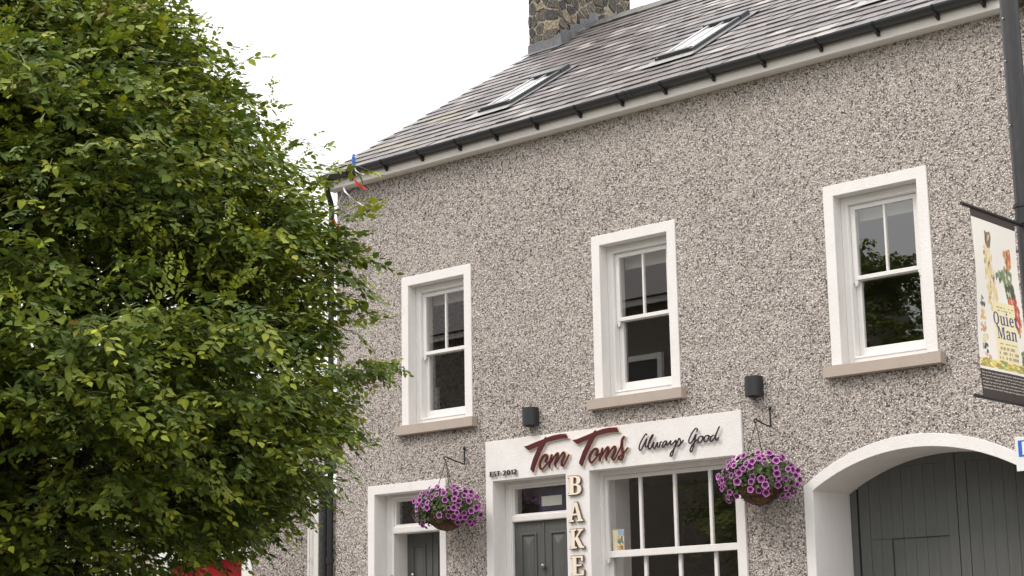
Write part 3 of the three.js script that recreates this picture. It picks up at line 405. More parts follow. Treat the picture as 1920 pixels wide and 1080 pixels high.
for (const [bx, bz, top, armEnd, rx, n, labB, labK] of [[-14.1, 0.32, 3.51, 3.367, 0.43, 118, 'thin black scrolled bracket on the wall beside the entrance door', 'hanging basket of purple petunias in front of the entrance door'], [-9.89, 0.27, 3.53, 3.377, 0.425, 130, 'thin black scrolled bracket below the wall lamp beside the arch', 'hanging basket of purple petunias between the shop window and the arch']]) {
  const b = thing('basket_bracket', labB, 'bracket', [bx, top - 0.2, 0], 'basket brackets');
  M('upright', [cyl(bx, top - 0.19, top - 0.01, 0.012, 0.009, 8), new THREE.SphereGeometry(0.017, 10, 8).scale(1, 1.5, 1).translate(bx, top, 0.012), new THREE.SphereGeometry(0.011, 8, 6).translate(bx, top - 0.05, 0.012)], mat.black, b);
  M('arm', tube([V(bx, top - 0.185, 0.012), V(bx, armEnd - 0.01, bz * 0.6), V(bx, armEnd + 0.02, bz + 0.005), V(bx, armEnd + 0.012, bz + 0.03), V(bx, armEnd - 0.012, bz + 0.025), V(bx, armEnd - 0.012, bz)], 0.008, 30, 6), mat.black, b);
  const cy = 2.79, rim = 2.75, t = thing('hanging_basket', labK, 'hanging basket', [bx, 2.55, bz], 'hanging baskets');
  for (let i = 0; i < 3; i++) { const a = 0.5 + (i * Math.PI * 2) / 3; M('chain', tube([V(bx, armEnd - 0.016, bz), V(bx + 0.19 * Math.cos(a), rim, bz + 0.19 * Math.sin(a))], 0.0042, 2, 5), mat.iron, t); }
  const bowl = []; for (let i = 0; i <= 10; i++) { const a = (i / 10) * Math.PI / 2; bowl.push(new THREE.Vector2(0.21 * Math.sin(a) + 0.001, -0.2 * Math.cos(a))); }
  M('bowl', new THREE.LatheGeometry(bowl, 24).translate(bx, rim, bz), S(0.16, 0.085, 0.04, { map: rockTex, bumpMap: paintBump, bumpScale: 0.02, roughness: 0.95, side: THREE.DoubleSide }), t);
  M('wire_frame', [...[0, 1, 2, 3, 4, 5, 6, 7].map((i) => { const a = (i / 8) * Math.PI * 2; return tube([0, 0.35, 0.7, 1].map((f) => { const e = f * Math.PI / 2; return V(bx + 0.213 * Math.sin(e) * Math.cos(a), rim - 0.205 * Math.cos(e), bz + 0.213 * Math.sin(e) * Math.sin(a)); }), 0.0028, 8, 5); }), new THREE.TorusGeometry(0.213, 0.004, 6, 28).rotateX(Math.PI / 2).translate(bx, rim, bz)], mat.black, t);
  const leaves = [], off = t.position, zmax = bz - 0.02;
  for (let i = 0; i < 1500; i++) { // foliage mound, trailing over the rim
    const a = rr(0, 6.283), e = Math.asin(rr(-0.62, 1)), r = rr(0.5, 1), d = V(Math.cos(e) * Math.cos(a), Math.sin(e), Math.cos(e) * Math.sin(a)), p = V(bx + d.x * rx * r, cy + d.y * 0.26 * r, bz + d.z * Math.min(rx * 0.72, d.z < 0 ? zmax : 1) * r);
    if (p.y < rim - 0.02 && Math.hypot(p.x - bx, p.z - bz) < 0.26 && p.z > bz - 0.1) continue;
    const k = rr(0.6, 1.3); leaves.push({ m: lookAt(p.sub(off), d.add(V(rr(-0.7, 0.7), rr(-0.2, 0.9), rr(-0.7, 0.7))), rr(0, 6.3), V(1, 1, 1).multiplyScalar(rr(0.035, 0.065))), c: C(0.075 * k, 0.12 * k, 0.028 * k) });
  }
  instances('foliage', smallLeaf, basketLeafMat, leaves, t);
  const done = [];
  for (let i = 0, g = 0; i < n && g < 4000; g++) {
    const a = rr(0, 6.283), e = Math.asin(rr(-0.7, 0.96)), d = V(Math.cos(e) * Math.cos(a), Math.sin(e), Math.cos(e) * Math.sin(a)), f = rr(0.94, 1.08), p = V(bx + d.x * rx * f, cy + d.y * 0.27 * f, bz + d.z * Math.min(rx * 0.74, d.z < 0 ? zmax : 1) * f);
    if (p.y < rim - 0.05 && Math.abs(p.x - bx) < 0.1) continue; if (done.some((q) => q.distanceTo(p) < 0.05)) continue; done.push(p.clone()); i++;
    const m = new THREE.Mesh(petal, petalMat[i % 3]); m.name = 'flower'; m.castShadow = m.receiveShadow = true;
    lookAt(p.sub(off), d.add(V(rr(-0.4, 0.6), rr(-0.5, 0.3), rr(0, 0.8))), rr(0, 6.3), V(1, 1, 1).multiplyScalar(rr(0.031, 0.042))).decompose(m.position, m.quaternion, m.scale); t.add(m);
  }
}
// ---------------------------------------------------------------- notices behind the glass
function canvasMat(w, h, draw, o = {}) { const c = document.createElement('canvas'); c.width = w; c.height = h; draw(c.getContext('2d'), w, h); const t = new THREE.CanvasTexture(c); t.colorSpace = THREE.SRGBColorSpace; return new THREE.MeshStandardMaterial({ map: t, roughness: 0.8, ...o }); }
function print(name, w, h, m, parent, place) { const g = new THREE.PlaneGeometry(w, h); place(g); g.userData.keep = true; return M(name, g, m, parent); }
{
  const t = thing('door_notice', 'navy notice with a pale panel behind the fanlight of the shop door', 'notice', [-12.96, 2.73, -0.26]);
  M('card', B(-13.2, -12.72, 2.74, 2.985, -0.262, -0.256), S(0.012, 0.016, 0.05), t); M('panel', B(-13.165, -12.868, 2.79, 2.9, -0.2555, -0.2535), S(0.62, 0.62, 0.56), t);
}
{
  const t = thing('picture_card', 'small colourful picture card standing in the corner of the shop window', 'card', [-12.06, 2.24, -0.23]);
  M('card', B(-12.14, -11.985, 2.242, 2.465, -0.236, -0.232), S(0.75, 0.68, 0.52), t);
  print('print', 0.15, 0.218, canvasMat(128, 192, (x, w, h) => { x.fillStyle = '#e8d9b4'; x.fillRect(0, 0, w, h); x.fillStyle = '#9db8d6'; x.fillRect(60, 0, 68, 60); const cols = ['#6c7d55', '#d8cc77', '#8e9c8a', '#f0e6cd', '#5d7890', '#c9a64e', '#7f8f4a']; for (let i = 0; i < 70; i++) { x.fillStyle = pick(cols); x.beginPath(); x.ellipse(rr(50, 128), rr(50, 192), rr(4, 14), rr(4, 12), rr(0, 3), 0, 7); x.fill(); } x.fillStyle = '#b9782c'; x.beginPath(); x.arc(102, 168, 20, 0, 7); x.fill(); }), t, (g) => g.translate(-12.0625, 2.3535, -0.2315));
}
// ---------------------------------------------------------------- lamp post with banner and parking plate
const PX = -5.098, PZ = 4.114;
{
  const t = thing('lamp_post', 'slim black metal lamp post at the kerb carrying a banner', 'lamp post', [PX, 0, PZ]);
  M('shaft', [cyl(PX, 0.9, 6.6, PZ, 0.0625, 28), cyl(PX, 0, 0.9, PZ, 0.1, 28, 0.09)], S(0.035, 0.034, 0.038, { roughness: 0.42, map: slateTex }), t);
  M('collar', [cyl(PX, 3.985, 4.01, PZ, 0.074, 28), cyl(PX, 3.87, 3.9, PZ, 0.074, 28), cyl(PX, 3.9, 3.985, PZ, 0.067, 28), cyl(PX, 2.66, 2.7, PZ, 0.072, 28)], mat.black, t);
  M('lantern', new THREE.LatheGeometry([[0.02, 6.6], [0.12, 6.7], [0.19, 7.2], [0.22, 7.22], [0.05, 7.45], [0.01, 7.55]].map(([a, b]) => new THREE.Vector2(a, b)), 20).translate(PX, 0, PZ), mat.black, t);
  for (const [x, y, z] of [[0.02, 5.3, 0.066], [0.03, 4.55, 0.062], [0.028, 5.0, 0.06]]) M('bolt', new THREE.SphereGeometry(0.007, 8, 6).translate(PX - x, y, PZ + z), S(0.5, 0.5, 0.5, { metalness: 0.8, roughness: 0.3 }), t);
}
{
  const t = thing('street_banner', 'tall printed street banner between two dark bars on the lamp post', 'banner', [PX, 2.63, 4.2]);
  const z0 = 4.285, z1 = 4.895, y0 = 2.655, y1 = 3.845, zc = (z0 + z1) / 2, w = z1 - z0, h = y1 - y0;
  const art = canvasMat(512, 1000, (x, W, H) => {
    x.fillStyle = '#ece6de'; x.fillRect(0, 0, W, H);
    x.fillStyle = '#3b302d'; x.fillRect(0, 0, W, 42);
    const blob = (c, pts) => { const xs = pts.map((p) => p[0]), ys = pts.map((p) => p[1]), inside = (a, b) => pts.reduce((s, p, i) => { const q = pts[(i + 1) % pts.length]; return (p[1] > b) !== (q[1] > b) && a < ((q[0] - p[0]) * (b - p[1])) / (q[1] - p[1]) + p[0] ? !s : s; }, false); for (let i = 0; i < 260; i++) { const a = rr(Math.min(...xs), Math.max(...xs)), b = rr(Math.min(...ys), Math.max(...ys)); if (!inside(a, b)) continue; x.globalAlpha = rr(0.35, 0.85); x.fillStyle = i % 7 === 0 ? '#efe2c4' : i % 11 === 0 ? '#5b4a38' : c; x.beginPath(); x.ellipse(a, b, rr(5, 12), rr(10, 26), rr(-0.4, 0.4), 0, 7); x.fill(); } x.globalAlpha = 1; };
    // plain loose patches of colour in place of the painted picture
    blob('#d9b878', [[110, 190], [190, 170], [220, 300], [260, 420], [250, 560], [170, 520], [130, 380]]); blob('#e6cfa0', [[150, 240], [195, 230], [205, 420], [170, 430]]); blob('#7d6a52', [[140, 120], [200, 120], [190, 168], [150, 168]]);
    blob('#6f8460', [[250, 330], [370, 270], [430, 290], [440, 400], [370, 410], [330, 350]]); blob('#b8482f', [[370, 415], [450, 410], [490, 560], [470, 640], [400, 560]]); blob('#c4703a', [[360, 190], [430, 180], [440, 250], [390, 262]]); blob('#46503f', [[360, 380], [445, 375], [448, 420], [372, 425]]);
    for (const [cx, cy, c] of [[70, 490, '#37343b'], [80, 560, '#d5aa62'], [78, 630, '#b3753c'], [85, 690, '#d9c27e'], [80, 740, '#31303a'], [100, 790, '#c9986c']]) { x.fillStyle = c; for (let i = 0; i < 14; i++) { x.globalAlpha = rr(0.3, 0.8); x.beginPath(); x.ellipse(cx + rr(-32, 32), cy + rr(-22, 22), rr(6, 16), rr(5, 12), rr(0, 3), 0, 7); x.fill(); } x.globalAlpha = 1; }
    x.fillStyle = '#eaddb2'; x.fillRect(200, 470, 230, 330);
    x.fillStyle = '#39407a'; x.font = 'bold 92px serif'; x.textAlign = 'center'; x.fillText('Quiet', 320, 595); x.fillText('Man', 325, 672);
    x.fillStyle = '#a99c80'; for (const [yy, a, b, hh] of [[495, 240, 400, 8], [512, 250, 390, 8], [695, 240, 400, 7], [716, 240, 410, 16], [742, 225, 420, 16], [768, 222, 425, 16]]) for (let q = a; q < b; q += rr(16, 44)) x.fillRect(q, yy, rr(8, 28), hh);
    const g = ['#d9cf74', '#a7b35c', '#e8dc8f', '#8aa05a', '#cfae54', '#efe6c2', '#b98a4a']; for (let i = 0; i < 160; i++) { x.fillStyle = pick(g); x.beginPath(); x.ellipse(rr(0, W), rr(800, 842), rr(8, 34), rr(4, 10), rr(-0.3, 0.3), 0, 7); x.fill(); }
    x.fillStyle = '#5f7a3c'; for (let i = 0; i < 30; i++) { x.beginPath(); x.arc(rr(470, 512), rr(720, 800), rr(5, 13), 0, 7); x.fill(); }
    x.fillStyle = '#ece6de'; x.fillRect(0, 842, W, 16); x.fillStyle = '#3b302d'; x.fillRect(0, 856, W, H - 856);
    x.fillStyle = '#d8d0c6'; for (let l = 0; l < 6; l++) for (let q = 14; q < W - 20;) { const ww = rr(10, 46), n = Math.ceil(ww / 6); for (let i = 0; i < n; i++) x.fillRect(q + i * 6, 868 + l * 17 + rr(0, 2.5), 3.6, rr(4, 8)); q += ww + 9; }
  }, { roughness: 0.6, side: THREE.DoubleSide });
  const wavy = (g, s) => { const p = g.attributes.position; for (let i = 0; i < p.count; i++) { const v = (p.getY(i) - y0) / h, u = (p.getZ(i) - z0) / w; p.setX(i, p.getX(i) + 0.012 * Math.sin(Math.PI * v) * Math.sin(u * 4 + v * 5)); } g.computeVertexNormals(); return g; };
  for (const s of [1, -1]) { const g = new THREE.PlaneGeometry(w, h, 12, 24).rotateY((s * Math.PI) / 2).translate(PX + s * 0.001, (y0 + y1) / 2, zc); wavy(g); g.userData.keep = true; const m = M('cloth', g, art, t); if (s < 0) m.name = 'cloth_back'; }
  M('bar', new THREE.CylinderGeometry(0.012, 0.012, 0.84, 12).rotateX(Math.PI / 2).translate(PX, y1 + 0.012, PZ + 0.47), mat.black, t); M('bar', new THREE.CylinderGeometry(0.012, 0.012, 0.84, 12).rotateX(Math.PI / 2).translate(PX, y0 - 0.012, PZ + 0.47), mat.black, t);
}
{
  const t = thing('parking_sign', 'white plate with a blue square and white letter P on the lamp post', 'sign', [-5.1, 2.25, 4.19]);
  M('plate', RB(-5.255, -4.945, 2.242, 2.462, 4.187, 4.192, 0.002), S(0.78, 0.78, 0.77, { roughness: 0.4 }), t);
  M('blue_square', B(-5.233, -5.12, 2.335, 2.44, 4.1922, 4.1945), S(0.02, 0.13, 0.55, { roughness: 0.4 }), t);
  M('letter', glyph(sans, 'P', -5.205, -5.145, 2.345, 2.43, 4.1942, 0.0025), S(0.8, 0.8, 0.8), t);
  M('clamp', B(-5.12, -5.08, 2.33, 2.37, 4.17, 4.1868), mat.iron, t);
}
// ---------------------------------------------------------------- bunting at the corner of the eaves
{
  const t = thing('bunting', 'string of small red, white and blue pennants at the corner of the eaves', 'bunting', [-15.7, 6.2, 0.36]);
  const line = [V(-15.28, 7.95, 0.42), V(-15.58, 7.27, 0.33), V(-15.63, 7.12, 0.33), V(-15.78, 6.87, 0.35), V(-15.95, 6.52, 0.36), V(-16.05, 6.2, 0.4), V(-16.4, 5.6, 0.6)];
  M('string', tube(line, 0.0025, 40, 4), S(0.7, 0.7, 0.72), t);
  const cloth = { red: S(0.5, 0.035, 0.025, { roughness: 0.8 }), white: S(0.78, 0.78, 0.8, { roughness: 0.8 }), blue: S(0.05, 0.14, 0.42, { roughness: 0.8 }) };
  for (const [c, ax, ay, bx, by, tx, ty] of [['blue', -15.63, 7.28, -15.57, 7.27, -15.59, 7.07], ['white', -15.6, 7.12, -15.56, 7.05, -15.38, 6.97], ['red', -15.62, 7.02, -15.56, 6.88, -15.36, 6.78], ['white', -15.8, 6.9, -15.76, 6.82, -15.42, 6.58], ['red', -15.97, 6.58, -15.94, 6.46, -15.8, 6.34], ['blue', -16.04, 6.44, -15.95, 6.42, -15.98, 6.22], ['white', -15.93, 6.72, -15.87, 6.66, -15.79, 6.6]]) {
    const n = 6, tri = [], A = V(ax, ay, 0.35), Bv = V(bx, by, 0.35), T = V(tx, ty, 0.37), at = (u, f) => A.clone().lerp(Bv, u).lerp(T, f).add(V(0, -0.025 * Math.sin(f * Math.PI), 0.02 * Math.sin(f * 5 + u * 2)));
    for (let i = 0; i < n; i++) { const f0 = i / n, f1 = (i + 1) / n, q = [at(0, f0), at(1, f0), at(1, f1), at(0, f1)]; tri.push(q[0], q[1], q[2], q[0], q[2], q[3]); }
    const g = new THREE.BufferGeometry(); g.setAttribute('position', new THREE.Float32BufferAttribute(tri.flatMap((v) => [v.x, v.y, v.z]), 3)); g.computeVertexNormals(); const m = M('pennant', g, cloth[c], t); m.material.side = THREE.DoubleSide;
  }
}
// ---------------------------------------------------------------- neighbouring houses
{ // low cottage with a red door, turned toward the bend of the street
  const A = V(-17.0, 0, -0.2), ang = (20 * Math.PI) / 180, t = thing('cottage', 'low pebble-dashed cottage with a red door in a white surround behind the tree', 'cottage', [-18.4, 0, 0.2]);
  // local frame: x runs along the wall away from the corner, z out of the wall
  const f = new THREE.Matrix4().makeRotationY(-Math.PI + ang).setPosition(A), put = (g) => g.applyMatrix4(new THREE.Matrix4().makeTranslation(A.x, 0, A.z).multiply(new THREE.Matrix4().makeRotationY(ang)));
  // after rotation by ang, local -x points left and forward
  const w = M('wall', put(ext(R4(-7, 0.0, -0.1, 3.45), [R4(-2.1, -0.94, 0, 2.46)], -0.4, -0.02)), mat.mortar, t);
  const m4 = new THREE.Matrix4().makeTranslation(A.x, 0, A.z).multiply(new THREE.Matrix4().makeRotationY(ang));
  pebbleDash(w, -4.2, -0.01, 1.4, 3.42, (x, y) => x > -2.24 && x < -0.81 && y < 2.58, (x, y) => V(x, y, -0.02 + rr(-0.005, 0.003)).applyMatrix4(m4), 0.0156, 0.92);
  const d = M('door', put(ext([[-2.23, -0.1], [-2.08, -0.1], [-2.08, 2.44], [-0.97, 2.44], [-0.97, -0.1], [-0.82, -0.1], [-0.82, 2.578], [-2.23, 2.578]], [], -0.3, 0.004, 0.005)), S(0.82, 0.81, 0.8, { map: paintTex }), t); d.userData.label = 'red door in a white surround';
  M('leaf', put(B(-2.079, -0.971, 0.02, 2.438, -0.2, -0.15)), paint(0.42, 0.008, 0.014, { roughness: 0.4 }), d);
  for (const x of [-1.98, -1.46]) M('panel', put(ext(R4(x, x + 0.4, 1.3, 2.2), [R4(x + 0.03, x + 0.37, 1.33, 2.17)], -0.1495, -0.135, 0.004)), paint(0.42, 0.008, 0.014, { roughness: 0.4 }), d);
  M('roof', [put(new THREE.BoxGeometry(7.3, 2.6, 0.08).rotateX(-1.25).translate(-3.45, 3.85, -1.15)), put(B(-7, 0, -0.1, 3.4, -3.6, -3.2)), put(B(-7, -6.6, -0.1, 3.4, -3.19, -0.41))], mat.slate[1], t);
  M('fascia', put(RB(-7.1, 0.05, 3.36, 3.5, -0.018, 0.1, 0.004)), mat.fascia, t);
  const q = M('quoin', RB(-16.86, -16.655, -0.1, 3.2, -0.4, -0.04, 0.01), S(0.72, 0.7, 0.67, { map: paintTex, roughness: 0.8 }), t);
  M('conduit', [tube([V(-16.9, 3.35, 0.0), V(-16.82, 3.2, 0), V(-16.78, 3.05, 0)], 0.014, 10, 8), cyl(-16.78, 0, 3.06, 0, 0.014, 10), ...[2.95, 2.35, 1.5].map((y) => cyl(-16.78, y, y + 0.05, 0, 0.02, 10))], S(0.7, 0.69, 0.67, { roughness: 0.6 }), t);
  M('cast_iron_pipe', [cyl(-16.57, 0, 3.1, -0.06, 0.062, 18), cyl(-16.57, 3.1, 3.3, -0.06, 0.07, 18, 0.1)], S(0.05, 0.05, 0.052, { map: rockTex, roughness: 0.8 }), t);
  M('gap_wall', B(-16.65, -16.305, -0.1, 3.1, -0.42, -0.14), mat.mortar, t);
}
{ // next house along, its eaves just beyond the lamp post
  const t = thing('terraced_house', 'neighbouring pebble-dashed house with brown eaves beyond the lamp post', 'house', [-4.5, 0, 0]);
  const w = M('wall', B(XR + 0.003, -1.5, -0.1, 7.3, -0.5, WZ - 0.002), mat.mortar, t);
  pebbleDash(w, XR + 0.055, -6.2, 1.8, 7.1, () => false, (x, y) => V(x, y, WZ + rr(-0.005, 0.003)), 0.0156, 0.96);
  M('eaves', [RB(XR + 0.09, -1.5, 7.0, 7.14, -0.016, 0.24, 0.01), new THREE.BoxGeometry(5.5, 5.6, 0.08).rotateX(roofTilt).translate(-4.2, 8.75, -2.05)], S(0.17, 0.14, 0.1, { map: rockTex, roughness: 0.9 }), t);
  M('back', [B(-7.04, -1.5, -0.1, 7, -8, -7.6), B(-1.9, -1.5, -0.1, 7, -7.59, -0.51)], mat.mortar, t);
}
{ // house over the road, mirrored in the panes
  const t = thing('opposite_house', 'house across the road, seen only as a reflection in the windows', 'house', [-33, 0, 20]);
  M('wall', B(-46, -22.5, -0.1, 9.3, 17.2, 25), S(0.24, 0.21, 0.19, { map: renderTex, roughness: 0.95 }), t);
  M('roof', ext([[16.9, 9.3], [25.3, 9.3], [21.1, 12.1]], [], 0, 23.9).rotateY(-Math.PI / 2).translate(-22.3, 0, 0), mat.slate[0], t);
  M('gutter', B(-46, -22.4, 9.14, 9.28, 17.0, 17.12), mat.fascia, t);
  for (const x of [-25.6, -29.2, -32.8, -36.4]) for (const y of [6.2]) { const w = M('window', ext(R4(x, x + 1.2, y, y + 1.8), [R4(x + 0.13, x + 1.07, y + 0.1, y + 1.67)], 17.1, 17.198), mat.plaster, t); M('pane', B(x + 0.13, x + 1.07, y + 0.1, y + 1.67, 17.15, 17.19), mat.black, w); }
}
// ---------------------------------------------------------------- trees
const leafShape = [[0, 0, 0], [0.2, 0.16, 0.03], [0.275, 0.4, 0.045], [0.155, 0.74, 0.03], [0, 1, -0.06], [-0.155, 0.74, 0.03], [-0.275, 0.4, 0.045], [-0.2, 0.16, 0.03], [0, 0.25, -0.012], [0, 0.5, -0.02], [0, 0.76, -0.03]];
const leafTri = [0, 1, 8, 8, 1, 2, 8, 2, 9, 9, 2, 3, 9, 3, 10, 10, 3, 4, 0, 8, 7, 7, 8, 6, 8, 9, 6, 6, 9, 5, 9, 10, 5, 5, 10, 4];
const leafGeo = (() => { const g = new THREE.BufferGeometry(); g.setAttribute('position', new THREE.Float32BufferAttribute(leafTri.flatMap((i) => leafShape[i]), 3)); g.computeVertexNormals(); uvm(g); return g; })();
const leafMatrix = (p, dir, up, len, wid) => { const y = dir.clone().normalize(), x = V().crossVectors(y, up).normalize(), z = V().crossVectors(x, y); return new THREE.Matrix4().makeBasis(x.multiplyScalar(len * wid), y.multiplyScalar(len), z.multiplyScalar(len)).setPosition(p); };
const leafSets = []; // leaf placements of one spray: alternate along a zigzag twig, drooping a little
for (let v = 0; v < 8; v++) {
  const set = [], n = 10 + (v % 3);
  for (let i = 0; i < n; i++) {
    const f = (i + rr(0.3, 0.7)) / n, s = i % 2 ? 1 : -1, p = V(s * 0.008 + 0.02 * Math.sin(f * 5 + v), 0.02 * Math.sin(f * 4 + v * 2) - 0.07 * f * f, 0.02 + 0.25 * f), len = rr(0.044, 0.076) * (f > 0.8 ? 0.72 : 1);
    const dir = i === n - 1 ? V(rr(-0.3, 0.3), rr(-0.4, 0.2), 1) : V(s * rr(0.25, 1.05), rr(-0.85, 0.25), rr(0.05, 0.95)), up = V(rr(-0.6, 0.6), 1, rr(-0.35, 0.75));
    set.push({ m: leafMatrix(p, dir, up, len, rr(0.95, 1.3)), f });
  }
  leafSets.push(set);
}
const sprayGeo = leafSets.map((set) => { const gs = set.map(({ m, f }) => { const g = leafGeo.clone().applyMatrix4(m), n = g.attributes.position.count, k = rr(0.82, 1.15), y = f > 0.72 ? (f - 0.72) * 2.6 : 0; g.setAttribute('color', new THREE.BufferAttribute(new Float32Array(n * 3).map((_, i) => [k * (1 + y * 0.85), k * (1 + y * 0.65), k * (1 + y * 0.2)][i % 3]), 3)); return g; }); const st = uvm(plain(tube([V(0, 0, 0), V(0, 0.01, 0.12), V(0, -0.05, 0.26)], 0.002, 4, 4))); st.setAttribute('color', new THREE.BufferAttribute(new Float32Array(st.attributes.position.count * 3).fill(0.7), 3)); return mergeGeometries([...gs, st]); });
const leafOpt = { roughness: 0.72, specularIntensity: 0.6, transmission: 0.36, thickness: 0, side: THREE.DoubleSide };
const sprayMat = new THREE.MeshPhysicalMaterial({ color: 0xffffff, vertexColors: true, ...leafOpt });
const leafMats = [[0.118, 0.168, 0.012], [0.19, 0.24, 0.016], [0.15, 0.2, 0.014], [0.26, 0.28, 0.022]].map((c) => new THREE.MeshPhysicalMaterial({ color: C(...c), ...leafOpt }));
const bark = S(0.075, 0.055, 0.042, { map: rockTex, bumpMap: paintBump, bumpScale: 0.02, roughness: 0.95 });
const profile = [[1.58, 0.5], [1.75, 1.15], [2.0, 1.72], [2.3, 2.08], [2.6, 2.32], [3.0, 2.46], [3.6, 2.42], [4.2, 2.4], [4.55, 2.28], [4.8, 2.04], [5.05, 1.74], [5.3, 1.58], [5.6, 1.28], [6.05, 0.85], [6.6, 0.45], [7.1, 0.1]];
const radius = (y) => { for (let i = 1; i < profile.length; i++) if (y <= profile[i][0]) { const [a, b] = profile[i - 1], [c, d] = profile[i]; return b + ((d - b) * (y - a)) / (c - a); } return 0.05; };
const lump = (a, y) => 0.84 + 0.31 * n9(a / 6.2832, y / 7) + 0.2 * (n23(a / 6.2832, y / 7) - 0.5);
function sprayAt(list, p, dir, up, s, c, v = Math.floor(rnd() * 8)) { const z = dir.clone().normalize(), x = V().crossVectors(up, z).normalize(), y = V().crossVectors(z, x); list.push({ v, m: new THREE.Matrix4().makeBasis(x.multiplyScalar(s), y.multiplyScalar(s), z.multiplyScalar(s)).setPosition(p), c }); }
function leafTone() { const u = rnd(), k = rr(0.8, 1.2); return u < 0.5 ? C(0.104 * k, 0.16 * k, 0.014 * k) : u < 0.8 ? C(0.185 * k, 0.238 * k, 0.015 * k) : u < 0.985 ? C(0.275 * k, 0.31 * k, 0.02 * k) : C(0.22 * k, 0.19 * k, 0.035 * k); }
function makeTree(label, group, base, N, shoots, extra) {
  const t = thing('street_tree', label, 'tree', [base.x, 0, base.z], group), list = [];
  M('trunk', [cyl(base.x, 0, 1.25, base.z, 0.17, 14, 0.12)], bark, t);
  for (let i = 0; i < 11; i++) { // upright stems with side branches
    const a = (i / 11) * 6.283 + rr(-0.2, 0.2), r = i % 3 === 0 ? rr(0.2, 0.45) : rr(0.7, 1.35), h = i % 3 === 0 ? rr(5.2, 5.7) : rr(4.0, 4.9), gs = [], at = (f) => V(base.x + Math.cos(a) * (0.06 + r * Math.pow(f, 0.8)), 1.0 + (h - 1) * f, base.z + Math.sin(a) * (0.06 + r * Math.pow(f, 0.8)));
    gs.push(tube([0, 0.25, 0.55, 1].map((f) => at(f).add(V(rr(-0.06, 0.06), 0, rr(-0.06, 0.06)))), 0.032, 14, 7));
    for (let k = 0; k < 12; k++) { const f = rr(0.1, 0.95), p = at(f), b = a + rr(-1.5, 1.5), l = Math.max(0.3, (radius(p.y) - r * f) * rr(0.5, 0.72)); gs.push(tube([p, p.clone().add(V(Math.cos(b) * l * 0.5, l * 0.16, Math.sin(b) * l * 0.5)), p.clone().add(V(Math.cos(b) * l, l * 0.2, Math.sin(b) * l))], rr(0.007, 0.013), 5, 5)); }
    M('limb', gs, bark, t);
  }
  const boughs = []; // leafy ends of the branches: dense outside, gaps between
  for (let i = 0; i < N / 74; i++) { let y, R; do { y = rr(1.75, 6.9); R = radius(y); } while (rnd() * 2.4 > R + 0.2); const a = rr(0, 6.283), q = R * lump(a, y) * rr(0.72, 0.97); boughs.push({ p: V(Math.cos(a) * q, y, Math.sin(a) * q), s: rr(0.34, 0.62) }); }
  for (let i = 0; i < N; i++) {
    let y, R, a, rho; const c = i % 10 ? boughs[Math.floor(rnd() * boughs.length)] : null;
    if (c) { const g = () => (rnd() + rnd() + rnd() - 1.5) * c.s; const px = c.p.x + g(), pz = c.p.z + g(); y = c.p.y + g() * 0.36; a = Math.atan2(pz, px); rho = Math.hypot(px, pz); R = radius(y); if (y < 1.58 || rho > R * 1.12 + 0.1) continue; } else { do { y = rr(1.55, 7.1); R = radius(y); } while (rnd() * 2.4 > R + 0.25); a = rr(0, 6.283); rho = R * (0.95 - 0.6 * rnd() ** 2); }
    const up = (y - 1.8) / 5.3, el = rr(-0.6, 0.35) + up * 0.3, b = (c ? Math.atan2(Math.sin(a) * rho - c.p.z * 0.86, Math.cos(a) * rho - c.p.x * 0.86) : a) + rr(-0.6, 0.6);
    sprayAt(list, V(base.x + Math.cos(a) * (rho - 0.25), y, base.z + Math.sin(a) * (rho - 0.25)), V(Math.cos(b) * Math.cos(el), Math.sin(el), Math.sin(b) * Math.cos(el)), V(Math.cos(a) * 0.6 + rr(-0.35, 0.35), 1, Math.sin(a) * 0.6 + rr(-0.35, 0.35)), rr(0.85, 1.3), leafTone());
  }
  for (let i = 0; i < shoots; i++) { // young shoots standing out of the outline
    const y = rr(2.2, 6.7), a = rr(0, 6.283), R = radius(y) * lump(a, y) * 0.92, d = V(Math.cos(a) * rr(0.4, 1), rr(0.25, 1.2), Math.sin(a) * rr(0.4, 1)).normalize(), p = V(base.x + Math.cos(a) * (R - 0.2), y, base.z + Math.sin(a) * (R - 0.2)), k = rr(0.85, 1.15), young = rnd() < 0.6 ? C(0.25 * k, 0.3 * k, 0.022 * k) : C(0.21 * k, 0.26 * k, 0.018 * k), n = 3 + Math.floor(rnd() * 2);
    for (let j = 0; j < n; j++) sprayAt(list, p.clone().addScaledVector(d, j * 0.15), d.clone().add(V(rr(-0.35, 0.35), rr(-0.2, 0.2), rr(-0.35, 0.35))), V(Math.cos(a) * 0.6 + rr(-0.3, 0.3), 1, Math.sin(a) * 0.6 + rr(-0.3, 0.3)), rr(0.6, 0.95) * (1 - j * 0.12), young);
  }
  extra?.(list, t);
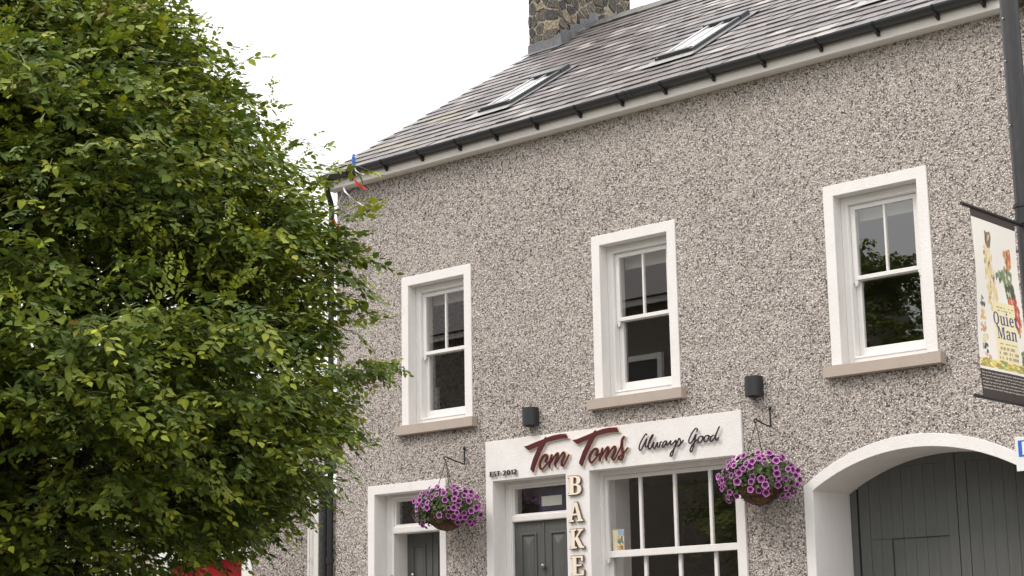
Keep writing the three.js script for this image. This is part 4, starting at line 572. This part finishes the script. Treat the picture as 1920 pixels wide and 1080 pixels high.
  for (let v = 0; v < 8; v++) { const im = instances('foliage', sprayGeo[v], sprayMat, list.filter((e) => e.v === v).map((e) => ({ m: e.m.clone().premultiply(new THREE.Matrix4().makeTranslation(-base.x, 0, -base.z)), c: e.c })), t); }
  return t;
}
const treeBase = V(-10.98, 0, 7.95);
const tree = makeTree('large leafy green tree growing in front of the house corner and the cottage', undefined, treeBase, 21500, 460, (list, t) => {
  const side = V(1.76, 0, -2.16).normalize(); // branch reaching across the wall toward the first window
  for (let i = 0; i < 64; i++) { const f = i / 63, p = treeBase.clone().addScaledVector(side, 1.9 + 0.74 * f).add(V(rr(-0.08, 0.08), 3.08 + 0.16 * f + rr(-0.1, 0.1) * (1 - f * 0.6), rr(-0.08, 0.08))); sprayAt(list, p, side.clone().add(V(rr(-0.5, 0.5), rr(-0.5, 0.5), rr(-0.5, 0.5))), V(0.9, 1, 0.9), rr(0.55, 0.85), leafTone()); }
  const toCam = V(camera.position.x - treeBase.x, 0, camera.position.z - treeBase.z), ca = Math.atan2(toCam.z, toCam.x); let n = 0; // leaves nearest the street, one by one
  while (n < 300) {
    const y = rr(1.9, 5.8), a = ca + rr(-1.1, 0.75), R = radius(y) * lump(a, y) * 1.02, el = rr(-0.6, 0.2), b = a + rr(-0.6, 0.6), sub = [], tone = leafTone();
    sprayAt(sub, V(treeBase.x + Math.cos(a) * (R - 0.14), y, treeBase.z + Math.sin(a) * (R - 0.14)), V(Math.cos(b) * Math.cos(el), Math.sin(el), Math.sin(b) * Math.cos(el)), V(Math.cos(a) * 0.6, 1, Math.sin(a) * 0.6), rr(0.9, 1.2), tone);
    const m0 = sub[0].m, mm = leafMats[Math.floor(rnd() * leafMats.length)];
    for (const { m } of leafSets[sub[0].v]) { if (n++ >= 300) break; const o = new THREE.Mesh(leafGeo, mm); m0.clone().multiply(m).decompose(o.position, o.quaternion, o.scale); o.position.sub(t.position); o.name = 'leaf'; o.castShadow = o.receiveShadow = true; t.add(o); }
  }
});
makeTree('leafy tree across the road, seen only as a reflection in the windows', undefined, V(-18.4, 0, 16.4), 4200, 0).scale.set(1.9, 1.36, 1.9);

renderer.render(scene, camera);
